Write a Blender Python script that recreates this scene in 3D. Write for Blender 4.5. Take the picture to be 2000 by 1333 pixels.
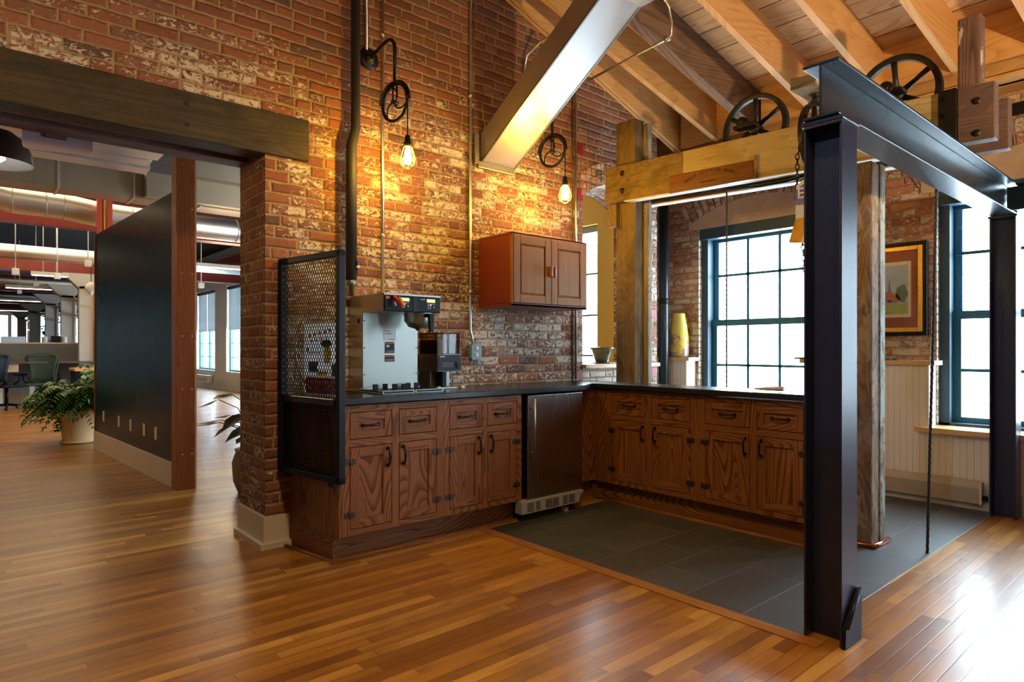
import bpy, bmesh, math, random
from mathutils import Vector, Matrix
random.seed(7)
for o in list(bpy.data.objects): bpy.data.objects.remove(o)
S = bpy.context.scene
COL = S.collection
PI = math.pi

# ---------------------------------------------------------------- camera, world, lights
AZ = math.radians(49.1); CAMZ = 1.2
cam = bpy.data.cameras.new('camera'); cam_o = bpy.data.objects.new('camera', cam); COL.objects.link(cam_o)
cam.sensor_width = 36.0; cam.lens = 36.0*1250/2000.0; cam.shift_y = (680-666.5)/2000.0
cam.clip_start = 0.05; cam.clip_end = 200
cam_o.location = (0, 0, CAMZ)
cam_o.rotation_euler = (PI/2, 0, AZ-PI/2)
S.camera = cam_o
S.view_settings.view_transform = 'Standard'; S.view_settings.look = 'None'
S.view_settings.gamma = 1; S.view_settings.use_curve_mapping = False
S.view_settings.exposure = 0.12

W = bpy.data.worlds.new('sky'); S.world = W; W.use_nodes = True
bg = W.node_tree.nodes['Background']; bg.inputs[0].default_value = (0.64, 0.84, 1.0, 1); bg.inputs[1].default_value = 30.0

def area(name, loc, rot, sx, sy, power, color, portal=False, spread=PI):
    l = bpy.data.lights.new(name, 'AREA'); l.shape = 'RECTANGLE'; l.size = sx; l.size_y = sy
    l.energy = power; l.color = color; l.spread = spread
    if portal: l.cycles.is_portal = True
    o = bpy.data.objects.new(name, l); o.location = loc; o.rotation_euler = rot; COL.objects.link(o); return o
def point(name, loc, power, color, r=0.05):
    l = bpy.data.lights.new(name, 'POINT'); l.energy = power; l.color = color; l.shadow_soft_size = r
    o = bpy.data.objects.new(name, l); o.location = loc; COL.objects.link(o); return o
def spot(name, loc, target, power, color, angle=60, blend=.5, r=0.05):
    l = bpy.data.lights.new(name, 'SPOT'); l.energy = power; l.color = color; l.shadow_soft_size = r
    l.spot_size = math.radians(angle); l.spot_blend = blend
    o = bpy.data.objects.new(name, l); o.location = loc; COL.objects.link(o)
    o.rotation_euler = (Vector(target)-Vector(loc)).to_track_quat('-Z', 'Y').to_euler(); return o
# daylight portals at the windows of the exterior wall (they only guide the sky light in)
for k, (y, zc, h, w) in enumerate([(3.16, 1.45, 1.9, 1.3), (1.0, 1.45, 1.9, 1.3), (-1.2, 1.45, 1.9, 1.3), (-3.4, 1.45, 1.9, 1.3), (6.1, 1.6, 2.2, 2.1), (12.0, 1.7, 2.4, 2.1), (15.0, 1.7, 2.4, 2.1), (18.0, 1.7, 2.4, 2.1), (21.0, 1.7, 2.4, 2.1)]):
    area('daylight', (6.22, y, zc), (0, PI/2, 0), h, w, 1, (1, 1, 1), portal=True)
# room lights: warm ceiling uplight, cool track spot, and added warm fills without fixtures
WARM = (1.0, 0.66, 0.30)
point('room_fill', (1.6, 0.2, 2.9), 22, WARM, .12)  # added warm fill, out of view, no fixture
spot('fill_spot', (-1.2, 1.2, 2.6), (0.2, 3.86, 3.0), 150, (1, .58, .18), 75, .8, .1)  # added warm spot on the left wall, source out of view
spot('fill_spot', (1.3, 0.9, 4.0), (1.3, 1.9, 0.0), 210, (1, .68, .32), 100, .7, .15)  # added overhead fill for floor and cabinets, no lamp there
spot('ceiling_uplight', (3.3, -0.9, 2.2), (4.6, 2.0, 4.0), 300, (1, .70, .36), 95, .7, .05)
spot('track_spot', (-0.9, 1.5, 3.9), (2.7, 1.1, 1.9), 120, (.62, .70, 1.0), 24, .2, .02)
area('office_fill', (1.0, 13.0, 3.9), (0, 0, 0), 3.0, 8.0, 230, (1, .74, .42))  # added warm fills for the office, none has a fixture
point('office_fill', (-1.6, 8.0, 2.6), 90, (1, .70, .36), .25)
point('office_fill', (4.3, 6.6, 2.9), 55, (1, .80, .50), .08)  # added to brighten the yellow wall seen through the arch
point('office_fill', (3.4, 11.2, 2.3), 50, (1, .75, .40), .4)

# ---------------------------------------------------------------- node helpers
class NT:
    def __init__(s, name):
        s.m = bpy.data.materials.new(name); s.m.use_nodes = True; s.t = s.m.node_tree
        s.b = s.t.nodes['Principled BSDF']
    def n(s, typ, **k):
        x = s.t.nodes.new(typ)
        for a, v in k.items(): setattr(x, a, v)
        return x
    def l(s, a, b): s.t.links.new(a, b)
    def v(s, sock, val):
        if isinstance(val, bpy.types.NodeSocket): s.l(val, sock)
        else: sock.default_value = val
    def math(s, op, a, b=0.0, c=None):
        x = s.n('ShaderNodeMath', operation=op); s.v(x.inputs[0], a); s.v(x.inputs[1], b)
        if c is not None: s.v(x.inputs[2], c)
        return x.outputs[0]
    def uv(s): return s.n('ShaderNodeUVMap').outputs[0]
    def obj(s): return s.n('ShaderNodeTexCoord').outputs['Object']
    def sep(s, v):
        x = s.n('ShaderNodeSeparateXYZ'); s.l(v, x.inputs[0]); return x.outputs
    def comb(s, a, b, c=0.0):
        x = s.n('ShaderNodeCombineXYZ'); s.v(x.inputs[0], a); s.v(x.inputs[1], b); s.v(x.inputs[2], c); return x.outputs[0]
    def map(s, v, sc=(1, 1, 1), loc=(0, 0, 0)):
        x = s.n('ShaderNodeMapping'); s.l(v, x.inputs[0]); x.inputs['Scale'].default_value = sc; x.inputs['Location'].default_value = loc; return x.outputs[0]
    def noise(s, v, scale=5, detail=4, rough=.55, dist=0.0, out=0):
        x = s.n('ShaderNodeTexNoise'); s.l(v, x.inputs['Vector']); x.inputs['Scale'].default_value = scale
        x.inputs['Detail'].default_value = detail; x.inputs['Roughness'].default_value = rough; x.inputs['Distortion'].default_value = dist
        return x.outputs[out]
    def white(s, v, out=0):
        x = s.n('ShaderNodeTexWhiteNoise', noise_dimensions='3D'); s.l(v, x.inputs['Vector']); return x.outputs[out]
    def ramp(s, f, stops, interp='LINEAR'):
        x = s.n('ShaderNodeValToRGB'); s.v(x.inputs[0], f); r = x.color_ramp; r.interpolation = interp
        while len(r.elements) < len(stops): r.elements.new(.5)
        for e, (p, c) in zip(r.elements, stops):
            e.position = p; e.color = (c[0], c[1], c[2], 1) if isinstance(c, tuple) else (c, c, c, 1)
        return x.outputs[0]
    def mix(s, f, a, b, typ='MIX'):
        x = s.n('ShaderNodeMix', data_type='RGBA', blend_type=typ); s.v(x.inputs[0], f)
        for i, c in ((6, a), (7, b)):
            if isinstance(c, tuple): x.inputs[i].default_value = (c[0], c[1], c[2], 1)
            else: s.v(x.inputs[i], c)
        return x.outputs[2]
    def bump(s, h, strength=.3, dist=.01):
        x = s.n('ShaderNodeBump'); x.inputs['Strength'].default_value = strength; x.inputs['Distance'].default_value = dist
        s.l(h, x.inputs['Height']); s.l(x.outputs[0], s.b.inputs['Normal'])
    def set(s, color=None, rough=None, metal=None, coat=None, spec=None, emis=None, es=None, coatr=None):
        B = s.b.inputs
        if color is not None:
            if isinstance(color, tuple): B['Base Color'].default_value = (*color, 1)
            else: s.l(color, B['Base Color'])
        if rough is not None: s.v(B['Roughness'], rough)
        if metal is not None: s.v(B['Metallic'], metal)
        if coat is not None: s.v(B['Coat Weight'], coat)
        if coatr is not None: s.v(B['Coat Roughness'], coatr)
        if spec is not None: s.v(B['Specular IOR Level'], spec)
        if emis is not None: B['Emission Color'].default_value = (*emis, 1); B['Emission Strength'].default_value = es or 1
        return s.m

def plain(name, color, rough=.5, metal=0.0, var=.12, scale=12, bump=0.0, coat=0.0, spec=.5, streak=None):
    t = NT(name); o = t.obj(); v = t.map(o, streak) if streak else o
    nz = t.noise(v, scale, 5, .6)
    c = t.mix(nz, tuple(min(1, x*(1-var)) for x in color), tuple(min(1, x*(1+var)) for x in color))
    if bump: t.bump(nz, bump, .004)
    r = t.math('MULTIPLY_ADD', nz, .16, max(.02, rough-.08))
    return t.set(c, r, metal, coat, spec)

M = {}
def brick_mat(name, paint=.5, hue=(1, 1, 1), pscale=1.0, ztop=None, dark=1.0):
    t = NT(name); uv = t.uv(); BW, BH = .214, .0672
    wob = t.noise(uv, 7, 3, .6, out=1); wv = t.n('ShaderNodeVectorMath', operation='MULTIPLY_ADD'); t.l(wob, wv.inputs[0])
    wv.inputs[1].default_value = (.020, .020, 0); t.l(uv, wv.inputs[2])
    u, v, _ = t.sep(wv.outputs[0])
    row = t.math('FLOOR', t.math('DIVIDE', v, BH))
    rr = t.white(t.comb(row, 3.7)); off = t.math('ADD', t.math('MULTIPLY', t.math('MODULO', row, 2.0), .5), t.math('MULTIPLY', rr, .3))
    uu = t.math('ADD', t.math('DIVIDE', u, BW), off); ci = t.math('FLOOR', uu); fu = t.math('FRACT', uu)
    # header bricks: some stretchers are split in two
    spl = t.math('GREATER_THAN', t.white(t.comb(ci, row, 9.1)), .8)
    half = t.math('GREATER_THAN', fu, .5)
    fu2 = t.math('FRACT', t.math('MULTIPLY', fu, 2.0))
    ci2 = t.math('ADD', ci, t.math('MULTIPLY', t.math('MULTIPLY', spl, half), .37))
    inv = t.math('SUBTRACT', 1.0, spl)
    fx = t.math('ADD', t.math('MULTIPLY', fu, inv), t.math('MULTIPLY', fu2, spl))
    wdt = t.math('ADD', t.math('MULTIPLY', inv, BW), t.math('MULTIPLY', spl, BW*.5))
    dx = t.math('MULTIPLY', t.math('MINIMUM', fx, t.math('SUBTRACT', 1.0, fx)), wdt)
    fv = t.math('FRACT', t.math('DIVIDE', v, BH)); dy = t.math('MULTIPLY', t.math('MINIMUM', fv, t.math('SUBTRACT', 1.0, fv)), BH)
    d = t.math('MINIMUM', dx, dy)
    fine = t.noise(uv, 60, 5, .65); med = t.noise(uv, 17, 5, .65); big = t.noise(uv, 1.3, 3, .5)
    d2 = t.math('ADD', d, t.math('ADD', t.math('MULTIPLY', t.math('SUBTRACT', med, .5), .014), t.math('MULTIPLY', t.math('SUBTRACT', t.noise(uv, 3.2, 2, .5), .55), .010)))
    isb = t.ramp(d2, [(.0045, 0.0), (.0085, 1.0)])
    rnd = t.white(t.comb(ci2, row, 1.0)); rnd2 = t.white(t.comb(ci2, row, 5.0))
    k = dark
    bc = t.ramp(rnd, [(0, (.17*k, .065*k, .045*k)), (.25, (.25*k, .09*k, .055*k)), (.5, (.31*k, .125*k, .08*k)), (.72, (.21*k, .10*k, .08*k)), (.86, (.10*k, .065*k, .06*k)), (.93, (.32*k, .10*k, .055*k)), (1, (.36*k, .18*k, .115*k))])
    bc = t.mix(t.math('MULTIPLY', med, .45), bc, (.14*k, .06*k, .045*k), 'MIX')
    bc = t.mix(t.ramp(fine, [(.55, 0.0), (.75, .5)]), bc, (.42*k, .26*k, .18*k))
    mc = t.mix(t.math('ADD', t.math('MULTIPLY', med, .5), t.math('MULTIPLY', big, .6)), (.17*hue[0], .12*hue[1], .07*hue[2]), (.44*hue[0], .33*hue[1], .20*hue[2]))
    mc = t.mix(t.ramp(fine, [(.5, 0.0), (.8, .5)]), mc, (.2, .14, .09))
    base = t.mix(isb, mc, bc)
    crev = t.math('MULTIPLY', t.ramp(d2, [(.002, 0.0), (.0055, 1.0), (.0095, 0.0)]), t.ramp(t.noise(uv, 11, 4, .7), [(.46, 0.0), (.62, .75)]))  # crevice shade along the brick edges, put into the colour
    base = t.mix(crev, base, (.035, .020, .014))
    # remnants of old whitewash
    pn = t.noise(t.map(uv, (1, 1.5, 1)), 27*pscale, 7, .74, .8)
    thr = t.math('ADD', t.math('MULTIPLY', rnd2, .16), t.math('MULTIPLY', big, .30))
    if ztop is not None:
        oz = t.sep(t.obj())[2]; zf = t.ramp(t.math('DIVIDE', t.math('SUBTRACT', oz, ztop-.35), .7), [(0, 0.0), (1, .22)])
        thr = t.math('SUBTRACT', thr, zf)
    pv = t.math('ADD', pn, t.math('SUBTRACT', thr, .27))
    pm = t.ramp(pv, [(.630-paint*.2, 0.0), (.665-paint*.2, 1.0)])
    pm = t.math('MULTIPLY', pm, t.math('MULTIPLY_ADD', isb, .75, .2))
    pc = t.mix(med, (.50, .43, .33), (.78, .73, .64))
    base = t.mix(t.math('MULTIPLY', pm, .85), base, pc)
    h = t.math('ADD', t.math('MULTIPLY', t.ramp(d2, [(.002, 0.0), (.013, 1.0)]), 1.0), t.math('ADD', t.math('MULTIPLY', med, .5), t.math('ADD', t.math('MULTIPLY', fine, .25), t.math('MULTIPLY', pm, .12))))
    t.bump(h, .9, .011)
    return t.set(base, .88, spec=.25)
M['brick'] = brick_mat('brick_whitewashed', .80, (1.1, 1.0, .8), ztop=3.05, dark=.98)
M['brick_window'] = brick_mat('brick_window_wall', 1.0, (1.3, 1.15, .95), dark=1.75)  # lighter brick and more whitewash: window daylight put into the colour
M['brick_pier'] = brick_mat('brick_pier', .35, (1.1, 1.0, .85), dark=.9)
M['brick_white'] = brick_mat('brick_white_reveal', 1.6)

def wood_mat(name, c1, c2, c3=None, rough=.5, ring=5.0, stretch=.07, bump=.25, coat=0.0, plank=None, knots=0.0, dirt=0.0, crack=0.0, wave=.5, paint=None, pamt=.5, spec=.4, fine=130, nsc=3.0, joint=.012):
    t = NT(name); uv = t.uv(); u, v, _ = t.sep(uv)
    if plank:
        idx = t.math('FLOOR', t.math('DIVIDE', v, plank)); pr = t.white(t.comb(idx, 2.0))
        vec = t.comb(t.math('ADD', u, t.math('MULTIPLY', pr, 40.0)), t.math('ADD', v, t.math('MULTIPLY', pr, 3.0)), 0.0)
    else: vec = uv; pr = None
    sv = t.map(vec, (stretch*2.2, 1, 1))
    cont = t.noise(sv, nsc, 1.5, .4, .3)                       # growth ring contours
    rg = t.math('FRACT', t.math('MULTIPLY', cont, ring*5.0)); rg = t.ramp(rg, [(0, 0.0), (.22, .25), (.5, .9), (.92, 1.0), (1, .1)])
    lanes = t.noise(t.map(vec, (stretch*.5, 1, 1)), 28, 4, .65)
    fib = t.noise(t.map(vec, (stretch*.45, 1, 1)), fine, 4, .75)
    mott = t.noise(vec, 4, 3, .6)
    f = t.math('ADD', t.math('MULTIPLY', rg, wave), t.math('ADD', t.math('MULTIPLY', lanes, .55-wave*.3), t.math('ADD', t.math('MULTIPLY', fib, .45-wave*.2), t.math('MULTIPLY', mott, .2))))
    c = t.ramp(f, [(.30, c1), (.58, c2), (.92, c3 or c2)])
    if pr is not None:
        c = t.mix(t.math('MULTIPLY', pr, .45), c, tuple(x*.5 for x in c2))
        g = t.math('FRACT', t.math('DIVIDE', v, plank)); gd = t.math('MINIMUM', g, t.math('SUBTRACT', 1.0, g))
        c = t.mix(t.ramp(gd, [(joint, 1.0), (joint*2, 0.0)]), c, (.015, .01, .006))
    if crack: c = t.mix(t.ramp(t.noise(t.map(vec, (.035, 1, 1)), 16, 3, .6), [(.30, crack), (.36, 0.0)]), c, tuple(x*.2 for x in c1))
    if knots:
        vo = t.n('ShaderNodeTexVoronoi'); vo.inputs['Scale'].default_value = 2.2; t.l(t.map(vec, (.5, 1, 1)), vo.inputs['Vector'])
        km = t.ramp(vo.outputs['Distance'], [(.03, knots), (.07, 0.0)]); c = t.mix(km, c, tuple(x*.25 for x in c1))
    if dirt:
        dn = t.noise(t.map(vec, (.5, 1, 1)), 6, 6, .7, .5); c = t.mix(t.ramp(dn, [(.5, 0.0), (.68, dirt)]), c, tuple(x*.22 for x in c1))
    if paint:
        pn = t.noise(t.map(vec, (.45, 1, 1)), 9, 7, .72, .6); pm = t.ramp(pn, [(.62-pamt*.25, 0.0), (.64-pamt*.25, 1.0)]); c = t.mix(pm, c, paint)
    t.bump(t.math('ADD', t.math('MULTIPLY', rg, .3), t.math('ADD', fib, lanes)), bump, .003)
    return t.set(c, rough, coat=coat, spec=spec, coatr=.15)
M['oak'] = wood_mat('oak_stained', (.020, .006, .002), (.145, .047, .013), (.27, .105, .032), .42, 13, .055, .25, .03, wave=.42, nsc=3.2, spec=.25)
M['cherry'] = wood_mat('cherry_cabinet_side', (.12, .016, .010), (.165, .023, .014), (.20, .032, .016), .42, 2, .05, .05, .3, wave=.15)
M['cabdoor'] = wood_mat('laminate_door', (.15, .055, .012), (.25, .105, .024), (.34, .155, .038), .5, 2, .05, .05, .0, wave=.1, spec=.2)
M['fir'] = wood_mat('fir_rafter', (.42, .19, .055), (.60, .31, .10), (.68, .39, .15), .55, 5, .05, .12, 0, knots=.7, wave=.28)
M['fir_brown'] = wood_mat('brown_weathered_rafter', (.075, .038, .02), (.16, .09, .05), (.24, .14, .08), .7, 5, .06, .3, 0, knots=.8, dirt=.3, wave=.3)
M['deck'] = wood_mat('ceiling_plank', (.36, .17, .06), (.60, .34, .14), (.74, .47, .23), .55, 6, .06, .15, 0, plank=.235, knots=.8, wave=.38)
M['timber'] = wood_mat('old_timber', (.07, .042, .018), (.17, .11, .045), (.26, .175, .08), .75, 9, .08, .7, 0, knots=.9, dirt=.65, wave=.16, crack=.95)
M['timber_grey'] = wood_mat('grey_timber', (.08, .06, .045), (.22, .18, .14), (.34, .29, .23), .8, 12, .08, .8, 0, dirt=.4, wave=.35, crack=.8)
M['timber_painted'] = wood_mat('cream_painted_timber', (.14, .075, .03), (.36, .26, .12), (.48, .37, .19), .7, 7, .05, .5, 0, dirt=.5, paint=(.38, .29, .165), pamt=.62, wave=.3, crack=.7)
M['timber_purple'] = wood_mat('purple_worn_timber', (.04, .02, .018), (.10, .058, .05), (.15, .09, .08), .65, 7, .07, .5, 0, dirt=.4, paint=(.11, .062, .056), pamt=.5, wave=.3, crack=.7)
M['timber_rot'] = wood_mat('flaking_post_timber', (.07, .04, .025), (.22, .14, .08), (.34, .24, .15), .8, 9, .12, .9, 0, dirt=.7, paint=(.36, .28, .19), pamt=.35, wave=.3, crack=.9)
M['lintel'] = wood_mat('lintel_dark_timber', (.014, .011, .006), (.036, .028, .015), (.085, .055, .025), .65, 5, .06, .3, 0, dirt=.6, wave=.15)
M['redwood'] = wood_mat('red_brown_post', (.17, .050, .014), (.28, .092, .028), (.36, .13, .042), .5, 5, .06, .2, .1, knots=.8, wave=.25)
M['maple'] = wood_mat('maple_edge', (.50, .28, .11), (.62, .38, .17), (.70, .46, .23), .35, 4, .05, .1, .2, wave=.2)
M['board'] = wood_mat('border_board', (.24, .085, .020), (.33, .13, .035), (.42, .18, .055), .3, 4, .05, .1, .4, wave=.25)

def floor_mat():
    t = NT('maple_floorboards'); uv = t.uv(); u, v, _ = t.sep(uv); BWd = .057
    row = t.math('FLOOR', t.math('DIVIDE', v, BWd)); rr = t.white(t.comb(row, 1.3)); ln = t.math('MULTIPLY_ADD', t.white(t.comb(row, 4.4)), .7, .55)
    uu = t.math('ADD', t.math('DIVIDE', u, ln), t.math('MULTIPLY', rr, 17.0)); ci = t.math('FLOOR', uu); fu = t.math('FRACT', uu)
    r1 = t.white(t.comb(ci, row, 1.0)); r2 = t.white(t.comb(ci, row, 2.0))
    fv = t.math('FRACT', t.math('DIVIDE', v, BWd))
    dy = t.math('MULTIPLY', t.math('MINIMUM', fv, t.math('SUBTRACT', 1.0, fv)), BWd)
    dx = t.math('MULTIPLY', t.math('MINIMUM', fu, t.math('SUBTRACT', 1.0, fu)), ln)
    d = t.math('MINIMUM', dx, dy)
    vec = t.comb(t.math('ADD', t.math('MULTIPLY', u, .09), t.math('MULTIPLY', r2, 30.0)), v, t.math('MULTIPLY', r1, 9.0))
    g = t.noise(vec, 22, 5, .65, .8); st = t.noise(t.comb(t.math('MULTIPLY', u, .45), v, r2), 6, 5, .6)
    big = t.noise(uv, .9, 3, .5)
    c = t.ramp(r1, [(0, (.20, .070, .009)), (.25, (.34, .135, .018)), (.6, (.47, .20, .030)), (.8, (.60, .30, .06)), (1, (.24, .085, .014))])
    c = t.mix(t.ramp(g, [(.45, 0.0), (.8, .6)]), c, (.16, .055, .013))
    c = t.mix(t.ramp(st, [(.52, 0.0), (.75, .7)]), c, (.11, .045, .016))
    c = t.mix(t.ramp(big, [(.4, 0.0), (.7, .25)]), c, (.18, .065, .018))
    gapw = t.math('MULTIPLY_ADD', rr, .0008, .0004)
    gap = t.math('LESS_THAN', d, gapw)
    c = t.mix(t.math('MULTIPLY', gap, .92), c, (.02, .009, .004))
    ro = t.math('MULTIPLY_ADD', t.noise(uv, 3, 4, .6), .14, .26)
    t.bump(t.math('ADD', t.math('MULTIPLY', t.ramp(d, [(.0, 0.0), (.003, 1.0)]), .5), t.math('ADD', t.math('MULTIPLY', g, .06), t.math('MULTIPLY', t.noise(uv, 7, 2, .5), .5))), .22, .0025)
    return t.set(c, ro, coat=.12, coatr=.2, spec=.42)
M['floor'] = floor_mat()

def slate_mat():
    t = NT('slate_tiles'); uv = t.uv(); u, v, _ = t.sep(uv); BH = .304; BW = .60
    v0 = t.math('SUBTRACT', v, 1.195); row = t.math('FLOOR', t.math('DIVIDE', v0, BH))
    off = t.math('MULTIPLY', t.math('MODULO', t.math('ADD', row, 10.0), 2.0), .5)
    uu = t.math('ADD', t.math('DIVIDE', t.math('SUBTRACT', u, 2.955), BW), off); fu = t.math('FRACT', uu); fv = t.math('FRACT', t.math('DIVIDE', v0, BH))
    ci = t.math('FLOOR', uu)
    d = t.math('MINIMUM', t.math('MULTIPLY', t.math('MINIMUM', fu, t.math('SUBTRACT', 1.0, fu)), BW), t.math('MULTIPLY', t.math('MINIMUM', fv, t.math('SUBTRACT', 1.0, fv)), BH))
    r = t.white(t.comb(ci, row, 0.0)); n1 = t.noise(uv, 5, 6, .65, .4); n2 = t.noise(uv, 38, 5, .7)
    c = t.mix(r, (.022, .027, .032), (.040, .048, .057)); c = t.mix(t.math('MULTIPLY', n1, .5), c, (.06, .058, .055))
    fl = t.ramp(t.noise(uv, 30, 3, .5, 2.5), [(.70, 0.0), (.73, .5)]); c = t.mix(fl, c, (.10, .10, .095))
    c = t.mix(t.math('LESS_THAN', d, .0018), c, (.16, .145, .125))
    t.bump(t.math('ADD', t.ramp(d, [(0, 0.0), (.004, 1.0)]), t.math('ADD', t.math('MULTIPLY', n1, .8), t.math('MULTIPLY', n2, .35))), .3, .004)
    return t.set(c, t.math('MULTIPLY_ADD', n2, .15, .42), spec=.8, coat=.45, coatr=.38)
M['slate'] = slate_mat()

M['stone'] = plain('black_countertop', (.010, .014, .019), .24, 0, .5, 90, .03, 0, .55)
M['steel_paint'] = plain('blue_black_painted_steel', (.018, .022, .052), .36, 0, .3, 60, .12, .1, .4)
M['steel_beam'] = plain('painted_beam_steel', (.005, .016, .028), .30, 0, .3, 60, .10, .08, .4)
M['stainless'] = plain('brushed_stainless', (.33, .35, .32), .42, 1, .05, 3, 0, 0, .5, streak=(30, 30, .6))
M['stainless_h'] = plain('brushed_stainless_sheet', (.50, .49, .46), .30, 1, .08, 4, .03, 0, .5, streak=(.6, 60, 60))
M['galv'] = plain('galvanised_duct', (.74, .75, .76), .40, 1, .12, 3, .03)
M['galv_dull'] = plain('dull_galvanised', (.42, .36, .27), .45, 1, .10, 3, .02)
M['conduit'] = plain('steel_conduit', (.62, .60, .54), .32, 1, .15, 9)
M['iron'] = plain('cast_iron', (.022, .018, .016), .42, .6, .4, 30, .2, .15)
M['wheel'] = plain('old_sheave_iron', (.010, .009, .009), .5, .1, .6, 14, .25)
M['bronze'] = plain('dark_bronze_pull', (.025, .017, .013), .32, .6, .3, 30)
M['hinge'] = plain('aged_hinge', (.07, .05, .035), .4, .7, .5, 60)
M['black'] = plain('black_plastic', (.006, .008, .011), .4, 0, .2, 20, spec=.15)
M['mesh_black'] = plain('black_mesh_paint', (.005, .006, .009), .5, 0, .2, 20, spec=.2)
M['blackpipe'] = plain('black_pipe_insulation', (.018, .015, .012), .6, 0, .3, 30, .1)
M['navy'] = plain('navy_panel', (.004, .010, .020), .35, 0, .2, 20, spec=.2)
M['white_trim'] = plain('white_painted_trim', (.62, .55, .46), .4, 0, .05, 6)
M['bead'] = plain('white_painted_wainscot', (.60, .52, .42), .45, 0, .05, 5)
M['white_wall'] = plain('white_plaster', (.62, .60, .57), .7, 0, .05, 3)
M['yellow_wall'] = plain('yellow_plaster', (.62, .40, .07), .7, 0, .05, 2)
M['tan'] = plain('tan_plaster', (.52, .38, .27), .8, 0, .35, 9, .3)
M['teal'] = plain('teal_window_frame', (.015, .13, .20), .4, 0, .15, 20)
M['navyframe'] = plain('dark_window_frame', (.02, .055, .085), .45, 0, .15, 20)
M['bluewall'] = plain('blue_black_gloss_panel', (.002, .020, .036), .30, 0, .2, 2, 0, 0, .28)
M['redsteel'] = plain('oxide_red_steel', (.20, .022, .012), .5, 0, .2, 6)
M['redbright'] = plain('orange_red_post', (.45, .06, .02), .5, 0, .1, 6)
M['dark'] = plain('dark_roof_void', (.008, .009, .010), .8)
M['grey'] = plain('grey_fabric_panel', (.10, .098, .09), .8, 0, .15, 40)
M['greydark'] = plain('grey_laminate', (.09, .11, .12), .5)
M['column'] = plain('pale_concrete', (.42, .38, .33), .7, 0, .1, 4)
M['mesh_green'] = plain('green_black_mesh_fabric', (.018, .045, .035), .6, 0, .3, 90)
M['terracotta'] = plain('cream_ceramic_pot', (.72, .54, .28), .5, 0, .12, 5)
M['wicker'] = plain('wicker', (.24, .17, .10), .7, 0, .4, 60, .4)
M['soil'] = plain('soil', (.02, .014, .01), .9, 0, .4, 60, .5)
M['leaf'] = plain('fern_leaf', (.035, .13, .015), .45, 0, .5, 8)
M['leaf_b'] = plain('bright_leaf', (.05, .26, .03), .45, 0, .4, 8)
M['leaf_d'] = plain('dark_leaf', (.014, .055, .016), .35, 0, .4, 14)
M['copper'] = plain('copper', (.50, .16, .09), .25, 1, .1, 9)
M['red'] = plain('red_plastic', (.40, .01, .01), .35)
M['redbrick'] = plain('crimson_painted_brick', (.26, .006, .02), .6, 0, .5, 40, .3)
M['orange'] = plain('orange_label', (.62, .16, .04), .5)
M['white'] = plain('white_paper', (.72, .74, .76), .5, 0, .02)
M['bluegrey'] = plain('blue_grey_box', (.14, .28, .36), .45)
M['signblue'] = plain('sign_blue', (.02, .07, .42), .4)
M['gold'] = plain('gold_leaf_frame', (.60, .38, .10), .35, .75, .35, 30, .15)
M['mat_red'] = plain('rust_mount_board', (.30, .085, .03), .8, 0, .05)
M['linen'] = plain('cream_paper', (.70, .62, .50), .7)
M['sky'] = plain('painted_sky', (.38, .47, .62), .6, 0, .12, 9)
M['grass'] = plain('painted_grass', (.32, .42, .12), .6, 0, .25, 30)
M['ptree'] = plain('painted_tree', (.12, .20, .15), .6, 0, .5, 50)
M['pbrick'] = plain('painted_brick_church', (.42, .16, .09), .6, 0, .4, 50)
M['pyellow'] = plain('painted_yellow_tower', (.55, .46, .20), .6, 0, .2, 30)
M['brass'] = plain('brass', (.55, .36, .12), .3, 1)
M['rope'] = plain('steel_rope', (.035, .03, .028), .5, .3, .4, 90, .3)
M['bean'] = plain('coffee_beans', (.03, .014, .006), .35, 0, .6, 120, .6)
M['cord'] = plain('cream_cord', (.60, .50, .34), .5)
M['purple'] = plain('frosted_purple_panel', (.30, .24, .30), .35, 0, .08, 5)
M['lightmetal'] = plain('pale_enamel', (.62, .62, .58), .4)
M['fridge'] = plain('dark_stainless', (.36, .34, .32), .25, 1, .08, 4, .02, 0, .5, streak=(60, 60, .6))
M['grille'] = plain('grey_plastic_grille', (.36, .36, .36), .5)
M['shade'] = plain('roller_shade_fabric', (.30, .33, .36), .8)
def shade_mat():
    t = NT('translucent_roller_shade'); out = [n for n in t.t.nodes if n.type == 'OUTPUT_MATERIAL'][0]; tl = t.n('ShaderNodeBsdfTranslucent'); tl.inputs[0].default_value = (.30, .31, .31, 1)
    t.set((.34, .36, .38), .8); mx = t.n('ShaderNodeMixShader'); mx.inputs[0].default_value = .5; t.l(t.b.outputs[0], mx.inputs[1]); t.l(tl.outputs[0], mx.inputs[2]); t.l(mx.outputs[0], out.inputs[0]); return t.m
M['shade'] = shade_mat()
M['copperplaque'] = wood_mat('copper_toned_plaque', (.03, .011, .005), (.13, .034, .011), (.34, .10, .03), .4, 2, .02, .1, .2, wave=.0)
M['vase'] = None
def vase_mat():
    t = NT('mottled_yellow_glaze'); o = t.obj(); n1 = t.noise(o, 9, 4, .6, 1.0); z = t.sep(o)[2]
    f = t.math('SUBTRACT', n1, t.math('MULTIPLY', z, .7))
    c = t.ramp(f, [(.20, (.55, .45, .06)), (.38, (.60, .42, .05)), (.46, (.22, .12, .14)), (.56, (.30, .20, .22)), (.7, (.10, .08, .05))])
    return t.set(c, .2, coat=.6)
M['vase'] = vase_mat()
def pot_mat():
    t = NT('olive_glaze'); o = t.obj(); n1 = t.noise(o, 22, 4, .6)
    return t.set(t.ramp(n1, [(.3, (.05, .055, .03)), (.6, (.12, .11, .06)), (.8, (.22, .14, .07))]), .15, coat=.8)
M['olive'] = pot_mat()
def emit(name, c, s):
    t = NT(name); return t.set((0.8, .8, .8), .5, emis=c, es=s)
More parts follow.
